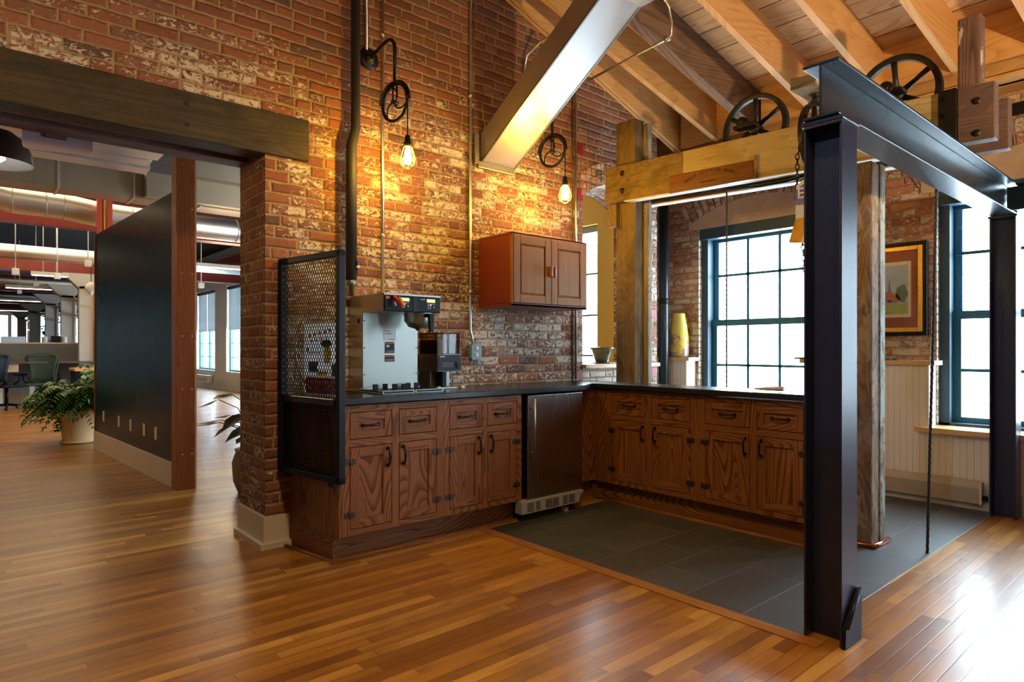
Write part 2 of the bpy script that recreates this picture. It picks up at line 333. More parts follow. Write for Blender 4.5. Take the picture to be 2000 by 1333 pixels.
M['bulb'] = emit('lit_filament_bulb', (1, .555, .045), 880)
M['lcd'] = emit('lit_green_display', (.55, .75, .03), .9)
M['led'] = emit('lit_red_led', (1, .05, .12), 3)
M['tube'] = emit('lit_fluorescent', (1, .93, .80), 2.2)
M['shade_in'] = emit('lit_white_shade_interior', (1, .95, .85), 3.0)
def glass_mat(name, tint=(1, 1, 1), gl=.06):
    t = NT(name); nt = t.t; nt.nodes.remove(t.b); out = [n for n in nt.nodes if n.type == 'OUTPUT_MATERIAL'][0]
    tr = t.n('ShaderNodeBsdfTransparent'); tr.inputs[0].default_value = (*tint, 1); g = t.n('ShaderNodeBsdfGlossy'); g.inputs['Roughness'].default_value = .03
    mx = t.n('ShaderNodeMixShader'); mx.inputs[0].default_value = gl; t.l(tr.outputs[0], mx.inputs[1]); t.l(g.outputs[0], mx.inputs[2]); t.l(mx.outputs[0], out.inputs[0])
    return t.m
M['glass'] = glass_mat('window_glass')
M['smoke'] = glass_mat('amber_hopper_plastic', (.55, .36, .12), .02)
M['shadecloth'] = glass_mat('sheer_roller_shade', (.62, .66, .70), .0)

# ---------------------------------------------------------------- geometry helpers
class MB:
    def __init__(s): s.v = []; s.f = []; s.uv = []; s.sm = []
    def face(s, idx, uvs=None, smooth=False, grain=None, off=(0, 0)):
        s.f.append(tuple(idx)); s.sm.append(smooth)
        if uvs is None:
            P = [s.v[i] for i in idx]; n = (P[1]-P[0]).cross(P[-1]-P[0])
            if n.length < 1e-12 and len(P) > 3: n = (P[2]-P[1]).cross(P[3]-P[1])
            ax = max(range(3), key=lambda i: abs(n[i])); o = [i for i in range(3) if i != ax]
            if grain is None:
                a, b = (1, 2) if ax == 0 else ((0, 2) if ax == 1 else (0, 1))
            else:
                g = 'xyz'.index(grain)
                if g in o: a = g; b = [i for i in o if i != g][0]
                else: a, b = o
            uvs = [(p[a]+off[0], p[b]+off[1]) for p in P]
        s.uv.append(uvs)
    def pts(s, L): n = len(s.v); s.v += [Vector(p) for p in L]; return n
    def hexa(s, P, grain=None, smooth=False):
        n = s.pts(P); off = (random.uniform(0, 20), random.uniform(0, 5)) if grain else (0, 0)
        for q in ((0, 3, 2, 1), (4, 5, 6, 7), (0, 1, 5, 4), (1, 2, 6, 5), (2, 3, 7, 6), (3, 0, 4, 7)):
            s.face([n+i for i in q], grain=grain, off=off, smooth=smooth)
        return s
    def box(s, x0, y0, z0, x1, y1, z1, grain=None):
        x0, x1 = sorted((x0, x1)); y0, y1 = sorted((y0, y1)); z0, z1 = sorted((z0, z1))
        return s.hexa([(x0, y0, z0), (x1, y0, z0), (x1, y1, z0), (x0, y1, z0), (x0, y0, z1), (x1, y0, z1), (x1, y1, z1), (x0, y1, z1)], grain)
    def quad(s, a, b, c, d, grain=None): n = s.pts([a, b, c, d]); s.face([n, n+1, n+2, n+3], grain=grain); return s
    def tube(s, path, r, seg=10, closed=False, caps=True, smooth=True):
        P = [Vector(p) for p in path]; n = len(P); rs = r if isinstance(r, (list, tuple)) else [r]*n
        rings = []; prev = None; L = 0
        for i, p in enumerate(P):
            if closed: t = (P[(i+1) % n]-P[i-1])
            else: t = (P[min(i+1, n-1)]-P[max(i-1, 0)])
            t.normalize()
            if prev is None:
                a = Vector((0, 0, 1)) if abs(t.z) < .9 else Vector((1, 0, 0)); x = t.cross(a).normalized()
            else: x = (prev-t*prev.dot(t)).normalized()
            prev = x; y = t.cross(x)
            base = s.pts([p+(x*math.cos(2*PI*k/seg)+y*math.sin(2*PI*k/seg))*rs[i] for k in range(seg)]); rings.append(base)
        m = n if closed else n-1
        for i in range(m):
            a = rings[i]; b = rings[(i+1) % n]; l = (P[(i+1) % n]-P[i]).length
            for k in range(seg):
                k2 = (k+1) % seg; w = 2*PI*rs[i]/seg
                s.face([a+k, a+k2, b+k2, b+k], [(L, k*w), (L, (k+1)*w), (L+l, (k+1)*w), (L+l, k*w)], smooth)
            L += l
        if caps and not closed:
            s.face([rings[0]+k for k in range(seg)][::-1]); s.face([rings[-1]+k for k in range(seg)])
        return s
    def cyl(s, a, b, r, seg=16, r2=None): return s.tube([a, b], [r, r if r2 is None else r2], seg)
    def lathe(s, prof, c=(0, 0, 0), seg=28, axis='z', smooth=True, cap=True):
        c = Vector(c); rings = []
        for r, h in prof:
            L = []
            for k in range(seg):
                a = 2*PI*k/seg; x, y = math.cos(a)*r, math.sin(a)*r
                L.append(c+(Vector((x, y, h)) if axis == 'z' else Vector((h, x, y)) if axis == 'x' else Vector((x, h, y))))
            rings.append(s.pts(L))
        for i in range(len(rings)-1):
            for k in range(seg):
                k2 = (k+1) % seg; s.face([rings[i]+k, rings[i]+k2, rings[i+1]+k2, rings[i+1]+k], smooth=smooth)
        if cap: s.face([rings[0]+k for k in range(seg)][::-1]); s.face([rings[-1]+k for k in range(seg)])
        return s
    def prism(s, poly, d, grain=None):
        """poly: list of 3D points (planar), extruded by vector d"""
        n = len(poly); d = Vector(d); a = s.pts(poly); b = s.pts([Vector(p)+d for p in poly])
        s.face([a+i for i in range(n)][::-1], grain=grain); s.face([b+i for i in range(n)], grain=grain)
        for i in range(n): j = (i+1) % n; s.face([a+i, a+j, b+j, b+i], grain=grain)
        return s
    def torus(s, c, R, r, axis=(0, 0, 1), seg=36, sg=8, a0=0, a1=2*PI, xdir=None):
        ax = Vector(axis).normalized(); x = Vector(xdir).normalized() if xdir else (ax.cross(Vector((0, 0, 1))) if abs(ax.z) < .9 else Vector((1, 0, 0))).normalized()
        y = ax.cross(x); full = abs(a1-a0-2*PI) < 1e-6; n = seg if full else seg+1
        path = [Vector(c)+(x*math.cos(a0+(a1-a0)*i/seg)+y*math.sin(a0+(a1-a0)*i/seg))*R for i in range(n)]
        return s.tube(path, r, sg, closed=full)
    def add(s, o, mat=None):
        n = len(s.v); s.v += [(mat @ p if mat else p.copy()) for p in o.v]
        s.f += [tuple(i+n for i in f) for f in o.f]; s.uv += o.uv; s.sm += o.sm; return s
    def build(s, name, mat, parent=None, bevel=0, world=True, shift=None):
        me = bpy.data.meshes.new(name)
        org = Vector((0, 0, 0))
        if parent is not None and world:
            q = parent
            while q is not None: org += Vector(q.location); q = q.parent
        me.from_pydata([p-org for p in s.v], [], s.f)
        ul = me.uv_layers.new(name='UVMap'); i = 0
        for f in s.uv:
            for u in f: ul.data[i].uv = u; i += 1
        me.polygons.foreach_set('use_smooth', s.sm)
        me.materials.append(M[mat] if isinstance(mat, str) else mat); me.update()
        bm = bmesh.new(); bm.from_mesh(me); bmesh.ops.recalc_face_normals(bm, faces=bm.faces); bm.to_mesh(me); bm.free()
        o = bpy.data.objects.new(name, me); COL.objects.link(o)
        if parent is not None: o.parent = parent
        if bevel:
            b = o.modifiers.new('bevel', 'BEVEL'); b.width = bevel; b.segments = 2; b.limit_method = 'ANGLE'; b.angle_limit = math.radians(40)
        return o
def tag(o, label, cat, group=None, kind=None):
    if label: o['label'] = label
    if cat: o['category'] = cat
    if group: o['group'] = group
    if kind: o['kind'] = kind
    return o
def thing(name, label, cat, loc=(0, 0, 0), rz=0, group=None):
    o = bpy.data.objects.new(name, None); o.location = loc; o.rotation_euler = (0, 0, rz); o.empty_display_size = .1
    COL.objects.link(o); return tag(o, label, cat, group)
def struct(name, mb, mat, label=None, parent=None):
    o = mb.build(name, mat, parent)
    if parent is None: o['kind'] = 'structure'
    if label: o['label'] = label
    return o
def solo(name, mb, mat, label, cat, group=None, bevel=0, kind=None):
    c = sum(mb.v, Vector())/len(mb.v); zmin = min(p.z for p in mb.v); loc = Vector((c.x, c.y, zmin))
    mb.v = [p-loc for p in mb.v]; o = mb.build(name, mat, None, bevel); o.location = loc
    return tag(o, label, cat, group, kind)
def copy_tree(o, parent=None):
    c = o.copy(); COL.objects.link(c); c.parent = parent
    for ch in [x for x in bpy.data.objects if x.parent == o and x != c]: copy_tree(ch, c)
    return c
def text(string, size, mat, parent, origin, xdir, ydir, name='lettering', depth=.0006, align='CENTER', world=True):
    cu = bpy.data.curves.new(name, 'FONT'); cu.body = string; cu.size = size; cu.extrude = depth; cu.align_x = align; cu.align_y = 'CENTER'; cu.resolution_u = 2
    tmp = bpy.data.objects.new('tmp_text', cu); COL.objects.link(tmp)
    dg = bpy.context.evaluated_depsgraph_get(); me = bpy.data.meshes.new_from_object(tmp.evaluated_get(dg)); bpy.data.objects.remove(tmp)
    x = Vector(xdir).normalized(); y = Vector(ydir).normalized(); z = x.cross(y)
    m = Matrix((x, y, z)).transposed().to_4x4(); org = Vector((0, 0, 0))
    if parent is not None and world:
        q = parent
        while q is not None: org += Vector(q.location); q = q.parent
    m.translation = Vector(origin)-org; me.transform(m); me.materials.clear(); me.materials.append(M[mat])
    o = bpy.data.objects.new(name, me); COL.objects.link(o); o.parent = parent; return o

# ---------------------------------------------------------------- room shell
def zr(x): return 5.037-.333*x          # underside of the rafters
def zd(x): return zr(x)+.34             # underside of the roof planks
def bead_mat():
    t = NT('beadboard_paint'); u, v, _ = t.sep(t.uv()); f = t.math('FRACT', t.math('DIVIDE', u, .045)); d = t.math('MINIMUM', f, t.math('SUBTRACT', 1.0, f))
    g = t.ramp(d, [(.02, 0.0), (.09, 1.0)]); t.bump(g, .35, .003)
    n = t.noise(t.obj(), 3, 3); c = t.mix(n, (.70, .64, .56), (.76, .70, .62)); c = t.mix(g, (.56, .50, .42), c)
    return t.set(c, .42)
M['bead'] = bead_mat()
M['lightmetal_warm'] = plain('warm_grey_enamel', (.36, .30, .23), .4)

fl = MB().box(-4.5, -5.0, -.08, 2.665, 48, 0).box(2.665, -5.0, -.08, 6.0, 1.216, 0).box(2.665, 3.32, -.08, 6.0, 48, 0)
struct('floor', fl, 'floor', 'honey maple strip floorboards')
struct('floor', MB().box(2.665, 1.216, -.08, 6.0, 3.32, .001), 'slate', 'dark slate floor tiles laid in running bond')
struct('trim_1', MB().box(2.585, 1.135, -.01, 2.66, 3.40, .004, 'y'), 'board', 'border board at the slate edge')
struct('trim_2', MB().box(2.66, 1.207, 0, 5.70, 1.216, .004), 'stainless_h', 'thin metal edge strip along the slate')

def wallpiece(mb, x0, x1, y0, y1, z0=0.0, z1=None):
    if z1 is None:
        poly = [(x0, y0, z0), (x1, y0, z0), (x1, y0, zd(x1)+.02), (x0, y0, zd(x0)+.02)]
    elif isinstance(z1, (list, tuple)): poly = [(x0, y0, z0), (x1, y0, z0), (x1, y0, z1[1]), (x0, y0, z1[0])]
    else: poly = [(x0, y0, z0), (x1, y0, z0), (x1, y0, z1), (x0, y0, z1)]
    mb.prism(poly, (0, y1-y0, 0))
YA = 3.86
wa = MB()
wallpiece(wa, -4.5, -1.9, YA, 4.31); wallpiece(wa, -1.9, 1.391, YA, 4.31, 2.61); 
wallpiece(wa, 1.391, 1.53, YA, 4.31, 2.62); wallpiece(wa, 1.53, 4.17, YA, 4.31); 
NA = 16; ax0, ax1, zs, rise = 4.17, 5.123, 2.54, .17
def zarch(x): 
    c = (ax0+ax1)/2; w = (ax1-ax0)/2; R = (w*w+rise*rise)/(2*rise); return zs+rise-R+math.sqrt(max(0, R*R-(x-c)**2))
for i in range(NA):
    a = ax0+(ax1-ax0)*i/NA; b = ax0+(ax1-ax0)*(i+1)/NA
    n = wa.pts([(a, YA, zarch(a)), (b, YA, zarch(b)), (b, YA, zd(b)), (a, YA, zd(a)), (a, 4.31, zarch(a)), (b, 4.31, zarch(b)), (b, 4.31, zd(b)), (a, 4.31, zd(a))])
    wa.face([n, n+1, n+2, n+3]); wa.face([n+7, n+6, n+5, n+4]); wa.face([n, n+4, n+5, n+1])
wallpiece(wa, 5.123, 5.246, YA, 4.31); wallpiece(wa, 5.246, 6.25, 4.25, 4.31)
struct('wall_left', wa, 'brick', 'old brick gable wall with whitewash remnants')
struct('wall_left', MB().box(1.391, YA, 0, 1.53, 4.31, 2.62), 'brick_pier', 'brown brick pier beside the wide opening')
struct('wall_left', MB().box(ax0, YA+.002, 0, ax1, 4.31, 1.02), 'brick_white', 'whitewashed brick below the arched opening')
# soldier course of the arch
av = MB(); nv = 15
for i in range(nv):
    a = ax0-.02+(ax1-ax0+.04)*i/nv; b = ax0-.02+(ax1-ax0+.04)*(i+1)/nv-.012
    za, zb = zarch(min(max(a, ax0), ax1)), zarch(min(max(b, ax0), ax1))
    for k in range(2):
        av.prism([(a, YA-.006, za+.002+k*.105), (b, YA-.006, zb+.002+k*.105), (b, YA-.006, zb+.10+k*.105), (a, YA-.006, za+.10+k*.105)], (0, .2, 0))
struct('trim_3', av, 'brick_window', 'brick arch over the opening with the pot')
struct('trim_4', MB().box(ax0-.0, 3.82, 1.02, ax1+.12, 4.36, 1.055, 'x'), 'maple', 'pale wooden sill inside the arched opening')
# few red painted bricks on the edge of the pier
for k, z in enumerate((2.52, 2.29, 1.02, .0)):
    pass
rb = MB()
for x, z in ((4.10, 2.90), (4.10, 2.50), (4.11, 1.76), (4.09, .93)): rb.box(x, YA-.004, z, x+.07, YA+.01, z+.10 if z > 2 else z+.07)
rb.box(5.15, YA-.004, 1.50, 5.235, YA+.01, 1.575); rb.box(5.16, YA-.004, .94, 5.235, YA+.01, 1.01)
struct('trim_5', rb, 'redbrick', 'crimson painted bricks at the wall edge')

# lintel over the wide opening (old timber, recess at its right end)
t = thing('lintel_beam', 'dark weathered timber lintel beam over the wide opening', 'beam', (0, 3.84, 2.36))
MB().box(-2.3, 3.835, 2.36, 1.655, 3.99, 2.615, 'x').build('beam', 'lintel', t, .006)
MB().cyl((.953, 3.832, 2.545), (.953, 3.86, 2.545), .011, 12).cyl((.957, 3.832, 2.43), (.957, 3.86, 2.43), .011, 12).build('bolt_hole', 'dark', t)
MB().box(-2.3, 3.99, 2.385, 1.50, 4.10, 2.62, 'x').box(-2.3, 4.16, 2.372, 1.46, 4.31, 2.62, 'x').build('soffit_board', 'timber_purple', t, .004)
MB().box(-2.3, 4.10, 2.41, 1.50, 4.16, 2.62, 'x').build('soffit_board', 'lintel', t)
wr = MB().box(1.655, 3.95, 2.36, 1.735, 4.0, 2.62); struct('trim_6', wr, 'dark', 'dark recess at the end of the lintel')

# window wall
XW = 5.9
wins = [(2.53, 3.81), (.36, 1.642), (-1.85, -.57), (-4.05, -2.77)]
ww = MB()
def slab(mb, y0, y1, z0, z1): mb.box(XW, y0, z0, 6.3, y1, z1)
TOP = zd(XW)+.06
slab(ww, 3.81, 4.31, 0, TOP); slab(ww, 1.642, 2.53, 0, TOP); slab(ww, -.57, .36, 0, TOP); slab(ww, -2.77, -1.85, 0, TOP); slab(ww, -5, -4.05, 0, TOP)
for a, b in wins: slab(ww, a, b, 0, .55); slab(ww, a, b, 2.52, TOP)
struct('wall_right', ww, 'brick_window', 'brick window wall with old whitewash')
for k, (a, b) in enumerate(wins):
    # bright painted reveals, plaster lintel and segmental brick arch
    struct('trim_%d' % (10+k), MB().box(XW-.002, b-.004, .55, 6.08, b+.001, 2.5).box(XW-.002, a-.001, .55, 6.08, a+.004, 2.5), 'brick_white', 'whitewashed brick window reveal')
    struct('trim_%d' % (20+k), MB().box(XW-.025, a-.10, 2.445, 6.2, b+.10, 2.525, 'y'), 'tan', 'tan plaster lintel over a window')
    ar = MB(); c = (a+b)/2; w = (b-a)/2+.12; rz = .20; R = (w*w+rz*rz)/(2*rz); zc = 2.50+rz-R; a1 = math.asin(w/R); nn = 22
    tp = MB(); poly = [(XW-.012, c+R*math.sin(-a1+2*a1*i/nn), zc+R*math.cos(-a1+2*a1*i/nn)) for i in range(nn+1)]
    tp.prism(poly, (.2, 0, 0)); struct('trim_%d' % (30+k), tp, 'tan', 'rough plaster infill below the brick arch')
    for i in range(nn):
        p = [-a1+2*a1*(i+.06)/nn, -a1+2*a1*(i+.94)/nn]
        nf = len(ar.f); ar.prism([(XW-.022, c+rr*math.sin(q), zc+rr*math.cos(q)) for rr, q in ((R, p[0]), (R, p[1]), (R+.20, p[1]), (R+.20, p[0]))], (.2, 0, 0))
        v0_ = i*.0672+.004; ar.uv[nf] = [(.01, v0_+.0), (.19, v0_), (.19, v0_+.060), (.01, v0_+.060)][::-1] if False else [(.2, v0_), (.2, v0_+.06), (.0, v0_+.06), (.0, v0_)]
    struct('trim_%d' % (40+k), ar, 'brick_window', 'soldier brick arch above a window')

def window(n, a, b, xg=6.06, z0=.55, z1=2.445, rows=(1.022, 1.954), rail=1.46, cols=2, header=True, dark='navyframe', lite='teal', lab='dark teal double hung window'):
    f = MB().box(xg-.10, a, z0, xg+.06, a+.075, z1).box(xg-.10, b-.075, z0, xg+.06, b, z1).box(xg-.10, a, z0, xg+.06, b, z0+.055).box(xg-.10, a, z1-.10, xg+.06, b, z1)
    o = f.build('window_%d' % n, dark); o['kind'] = 'structure'; o['label'] = lab
    ga, gb = a+.142, b-.142
    s = MB()
    for (u0, u1, xs) in ((z0+.055, rail-.0, xg), (rail-.02, z1-.10, xg+.035)):
        s.box(xs-.018, a+.075, u0, xs+.018, ga-.01, u1).box(xs-.018, gb+.01, u0, xs+.018, b-.075, u1)
    s.box(xg-.02, a+.075, z0+.055, xg+.02, b-.075, z0+.10).box(xg-.025, a+.075, rail-.03, xg+.045, b-.075, rail+.035).box(xg+.0, a+.075, z1-.14, xg+.05, b-.075, z1-.10)
    for k in range(1, cols+1):
        y = ga+(gb-ga)*k/(cols+1); s.box(xg-.008, y-.013, z0+.08, xg+.012, y+.013, z1-.12)
    for z in rows: s.box(xg-.008, a+.09, z-.013, xg+.012, b-.09, z+.013)
    s.build('sash', lite, o, world=False)
    MB().box(xg+.004, a+.09, z0+.08, xg+.008, b-.09, z1-.11).build('pane', 'glass', o, world=False)
    if header: MB().box(xg-.15, a+.01, z1-.11, xg-.04, b-.01, z1+.0).build('shade_box', dark, o, world=False)
    return o
for k, (a, b) in enumerate(wins): window(k+1, a, b)

# wainscot, ledges, sills, heater
ws = MB().box(5.73, 3.842, 0, XW, 4.24, 1.065).box(5.73, 1.645, 0, XW, 2.62, 1.065).box(5.73, -.60, 0, XW, .33, 1.065).box(5.73, -5, 0, XW, -2.80, .55).box(5.73, -2.80, 0, XW, -1.88, 1.065)
for a, b in ((2.62, 3.842), (.33, 1.645), (-1.88, -.60)): ws.box(5.73, a, 0, XW, b, .545)
struct('trim_50', ws, 'bead', 'white beadboard wainscot below the windows')
struct('trim_51', MB().box(5.705, 3.80, 1.065, XW, 4.24, 1.10, 'y').box(5.705, 1.60, 1.065, XW, 2.65, 1.10, 'y').box(5.705, -.62, 1.065, XW, .36, 1.10, 'y'), 'maple', 'wooden ledge caps on the wainscot')
for k, (a, b) in enumerate(wins[:3]): struct('trim_%d' % (60+k), MB().box(5.67, a-.10, .545, 5.99, b+.09 if k else b, .583, 'y'), 'maple', 'pale wooden window sill')
struct('baseboard_right', MB().box(5.705, -5, 0, 5.73, 4.24, .15), 'white_trim')
hb = thing('baseboard_heater', 'long cream baseboard heater running under the window sills', 'heater', (5.69, 2.7, .04))
MB().prism([(5.645, 1.30, .055), (5.705, 1.30, .035), (5.705, 1.30, .215), (5.665, 1.30, .215), (5.645, 1.30, .17)], (0, 2.7, 0)).build('casing', 'lightmetal_warm', hb)
MB().box(5.643, 1.285, .05, 5.705, 1.30, .215).build('end_cap', 'white_trim', hb, .003)
MB().cyl((5.67, 1.29, .10), (5.67, 1.255, .10), .018, 12).build('end_fitting', 'black', hb)
# white base of the pier
bp = MB().box(1.375, 3.845, 0, 1.545, 4.31, .19).box(1.35, 3.82, 0, 1.545, 4.31, .035)
struct('baseboard_left', bp, 'white_trim', 'white painted base around the brick pier')

# closed rest of the room behind the viewer
struct('wall_back', MB().box(-4.5, -5.2, 0, 6.3, -5.0, 7), 'brick', 'brick wall behind the viewer')
struct('wall_near', MB().box(-4.7, -5.2, 0, -4.5, 48, 7), 'greydark')
# roof planks and rafters
dk = MB(); x0, x1 = -4.6, 6.5
n = dk.pts([(x0, -5.1, zd(x0)), (x1, -5.1, zd(x1)), (x1, 4.5, zd(x1)), (x0, 4.5, zd(x0)), (x0, -5.1, zd(x0)+.06), (x1, -5.1, zd(x1)+.06), (x1, 4.5, zd(x1)+.06), (x0, 4.5, zd(x0)+.06)])
for q in ((0, 1, 2, 3), (4, 5, 6, 7), (0, 1, 5, 4), (1, 2, 6, 5), (2, 3, 7, 6), (3, 0, 4, 7)):
    P = [dk.v[n+i] for i in q]; dk.face([n+i for i in q], [(p.y, p.x*1.054) for p in P])
struct('ceiling', dk, 'deck', 'sloping timber plank ceiling')
def rafter(name_mat, ya, w, label, x0=-4.4, x1=5.53, skew=.10, d=.34, group=None):
    m = MB(); P = []
    for x in (x0, x1):
        y = ya-skew*(x-4.5); P.append((x, y, zr(x), y-w))
    (xa, a1, za, b1), (xb, a2, zb, b2) = P
    m.hexa([(xa, b1, za), (xb, b2, zb), (xb, a2, zb), (xa, a1, za), (xa, b1, za+d), (xb, b2, zb+d), (xb, a2, zb+d), (xa, a1, za+d)], 'x')
    o = m.build('rafter', name_mat); return tag(o, label, 'rafter', group)
rafter('fir', 3.855, .028, 'pale rafter board flat against the gable brick wall', skew=0)
rafter('fir', 3.815, .03, 'pale rafter doubled up beside the board on the brick wall', skew=.0, x1=5.6)
rafter('fir', 3.50, .05, 'pale rafter between the brick wall and the dark brown rafter')
rafter('fir_brown', 3.12, .085, 'dark brown weathered rafter with pale knots', x1=5.56)
rafter('fir', 2.56, .05, 'pale rafter next to the dark brown one, above the left iron wheel')
rafter('fir', 2.04, .05, 'pale rafter above the grey timber block and steel beam end')
rafter('fir', 1.53, .05, 'pale rafter above the right iron wheel')
rafter('fir', 1.03, .05, 'pale rafter above the purple post stub')
rafter('fir', .52, .05, 'pale rafter at the top right corner of the ceiling')
for y, w_ in ((.0, 'first'), (-.52, 'second'), (-1.04, 'third'), (-1.56, 'fourth'), (-2.1, 'fifth'), (-2.6, 'sixth'), (-3.1, 'seventh')): rafter('fir', y, .05, w_+' pale rafter past the one at the top right corner')
bl = MB()
ys = [3.80, 3.40, 2.95, 2.46, 1.94, 1.43, .93, .42, -.1]
for i in range(len(ys)-1): bl.box(5.49, ys[i+1]+.0, zr(5.5)+.0, 5.53, ys[i]-.05, zd(5.5), 'y')
bl.box(5.66, -5, zr(5.9)+.02, 5.70, 4.2, zd(5.7), 'y').box(5.53, -5, zr(5.9)+.02, XW, 4.2, zr(5.9)+.045, 'y')
struct('trim_70', bl, 'fir', 'timber blocking and soffit boards at the rafter feet')

# ---------------------------------------------------------------- steel frame
def h_section(mb, x0, y0, z0, z1, s=.152, t=.009):
    mb.box(x0, y0, z0, x0+s, y0+t, z1).box(x0, y0+s-t, z0, x0+s, y0+s, z1).box(x0+s/2-t/2, y0+t, z0, x0+s/2+t/2, y0+s-t, z1); return mb
t = thing('steel_column', 'blue-black steel H column in front of the slate floor', 'column', (2.736, 1.142, 0))
h_section(MB(), 2.66, 1.066, 0, 2.115).build('shaft', 'steel_paint', t, .002)
MB().box(2.65, 1.058, 2.115, 2.822, 1.226, 2.133).build('cap_plate', 'steel_paint', t, .004)
wl = MB()
for i in range(16): wl.torus((2.655, 1.07+i*.0095, 2.112), .008, .003, (1, 0, 0), 8, 5)
wl.build('weld_bead', 'steel_paint', t)
MB().prism([(2.655, 1.050, .0), (2.660, 1.050, .075), (2.80, 1.050, .215), (2.822, 1.050, .175), (2.816, 1.050, .02), (2.816, 1.050, 0)], (0, .015, 0)).build('foot_plate', 'black', t, .002)
MB().tube([(2.665, 1.048, .085), (2.80, 1.048, .215)], .009, 8).build('weld_bead', 'steel_paint', t)
t = thing('steel_column', 'blue-black steel H column standing by the right-hand window', 'column', (5.62, 1.142, 0))
h_section(MB(), 5.545, 1.066, 0, 2.115).build('shaft', 'steel_paint', t, .002)
MB().box(5.535, 1.058, 2.115, 5.707, 1.226, 2.133).build('cap_plate', 'steel_paint', t, .004)
t = thing('steel_beam', 'blue steel I-beam running from the near column to the window column', 'beam', (4.1, 1.142, 2.134))
MB().box(2.64, 1.070, 2.134, 5.72, 1.214, 2.146).box(2.64, 1.137, 2.146, 5.72, 1.147, 2.348).box(2.64, 1.070, 2.348, 5.72, 1.214, 2.360).build('flanges_and_web', 'steel_beam', t, .003)
t = thing('steel_beam', 'steel cross beam at the right edge, ending on the long I-beam', 'beam', (5.6, -1.9, 2.15))
MB().box(5.55, -5, 2.16, 5.68, 1.07, 2.17).box(5.61, -5, 2.17, 5.62, 1.13, 2.335).box(5.55, -5, 2.335, 5.68, 1.07, 2.346).build('flanges_and_web', 'steel_beam', t, .002)

# ---------------------------------------------------------------- old hoist beams, posts and wheels
def sheave_z(y): return .038*(y-3.77)                # the old beam is a little out of level
BT, BB = 2.777, 2.463
def bbeam(x0, x1, ya, yb, mat, name, parent, top=0, bot=0, bev=.006):
    m = MB(); m.hexa([(x0, yb, BB+bot+sheave_z(yb)), (x1, yb, BB+bot+sheave_z(yb)), (x1, ya, BB+bot+sheave_z(ya)), (x0, ya, BB+bot+sheave_z(ya)),
        (x0, yb, BT+top+sheave_z(yb)), (x1, yb, BT+top+sheave_z(yb)), (x1, ya, BT+top+sheave_z(ya)), (x0, ya, BT+top+sheave_z(ya))], 'y')
    return m.build(name, mat, parent, bev)
t = thing('hoist_beam', 'cream painted old timber hoist beam carrying a dark lettered plaque', 'beam', (4.34, 2.3, 2.40))
bbeam(4.30, 4.38, 3.716, 2.92, 'timber', 'beam', t)
bbeam(4.30, 4.38, 2.92, 1.094, 'timber_painted', 'beam', t)
bbeam(4.295, 4.385, 1.094, .918, 'timber_purple', 'beam_end', t)
bbeam(4.299, 4.381, 3.5, 1.23, 'linen', 'white_lower_edge', t, top=-.309, bot=-.004, bev=0)
m = MB()
for y, z in ((3.525, 2.697), (3.525, 2.548), (1.003, 2.58), (1.003, 2.40)): m.lathe([(.0, -.014), (.014, -.012), (.026, 0), (.026, .02)], (4.30, y, z), 14, 'x')
m.build('bolt', 'iron', t)
MB().box(4.28, 1.094, 2.372, 4.30, 1.184, 2.680).build('iron_strap', 'iron', t, .003)
m = MB()
for z in (2.612, 2.517, 2.421): m.box(4.268, 1.125, z, 4.28, 1.152, z+.026)
m.build('square_nut', 'iron', t)
pl = MB()
y0, y1, zt, zb_ = 3.036, 2.32, 2.600, 2.460
pl.hexa([(4.288, y1, zb_+sheave_z(y1)), (4.30, y1, zb_+sheave_z(y1)), (4.30, y0, zb_+sheave_z(y0)), (4.288, y0, zb_+sheave_z(y0)), (4.288, y1, zt+sheave_z(y1)), (4.30, y1, zt+sheave_z(y1)), (4.30, y0, zt+sheave_z(y0)), (4.288, y0, zt+sheave_z(y0))], 'y')
po = pl.build('plaque', 'copperplaque', t, .002)
sl = Vector((0, -1, -.038)).normalized(); up = Vector((0, -.038, 1)).normalized()
word = 'MORSE ELEVATOR WORKS'
for i, ch in enumerate(word):
    if ch == ' ': continue
    a = (i-(len(word)-1)/2)*.052; R = .446; c = Vector((4.2875, 2.686, 2.532+sheave_z(2.686)+.048-R))
    p = c+sl*(R*math.sin(a))+up*(R*math.cos(a)); xd = sl*math.cos(a)-up*math.sin(a); yd = sl*math.sin(a)+up*math.cos(a)
    text(ch, .030, 'black', po, p, xd, yd, 'letter', world=True)
text('PHILADELPHIA', .022, 'black', po, Vector((4.2875, 2.686, 2.502+sheave_z(2.686))), sl, up, 'letter')
m = MB(); yy = 2.309
m.box(4.282, yy-.008, 2.41, 4.30, yy+.006, 2.575).build('plaque_edge', 'timber', t)
t = thing('hoist_beam', 'rear dark timber hoist beam parallel behind the cream painted one', 'beam', (4.62, 2.3, 2.40))
bbeam(4.58, 4.66, 3.716, .913, 'timber_purple', 'beam', t, top=-.02, bot=-.0)
bbeam(4.579, 4.661, 3.5, 1.23, 'linen', 'white_lower_edge', t, top=-.309, bot=-.004, bev=0)

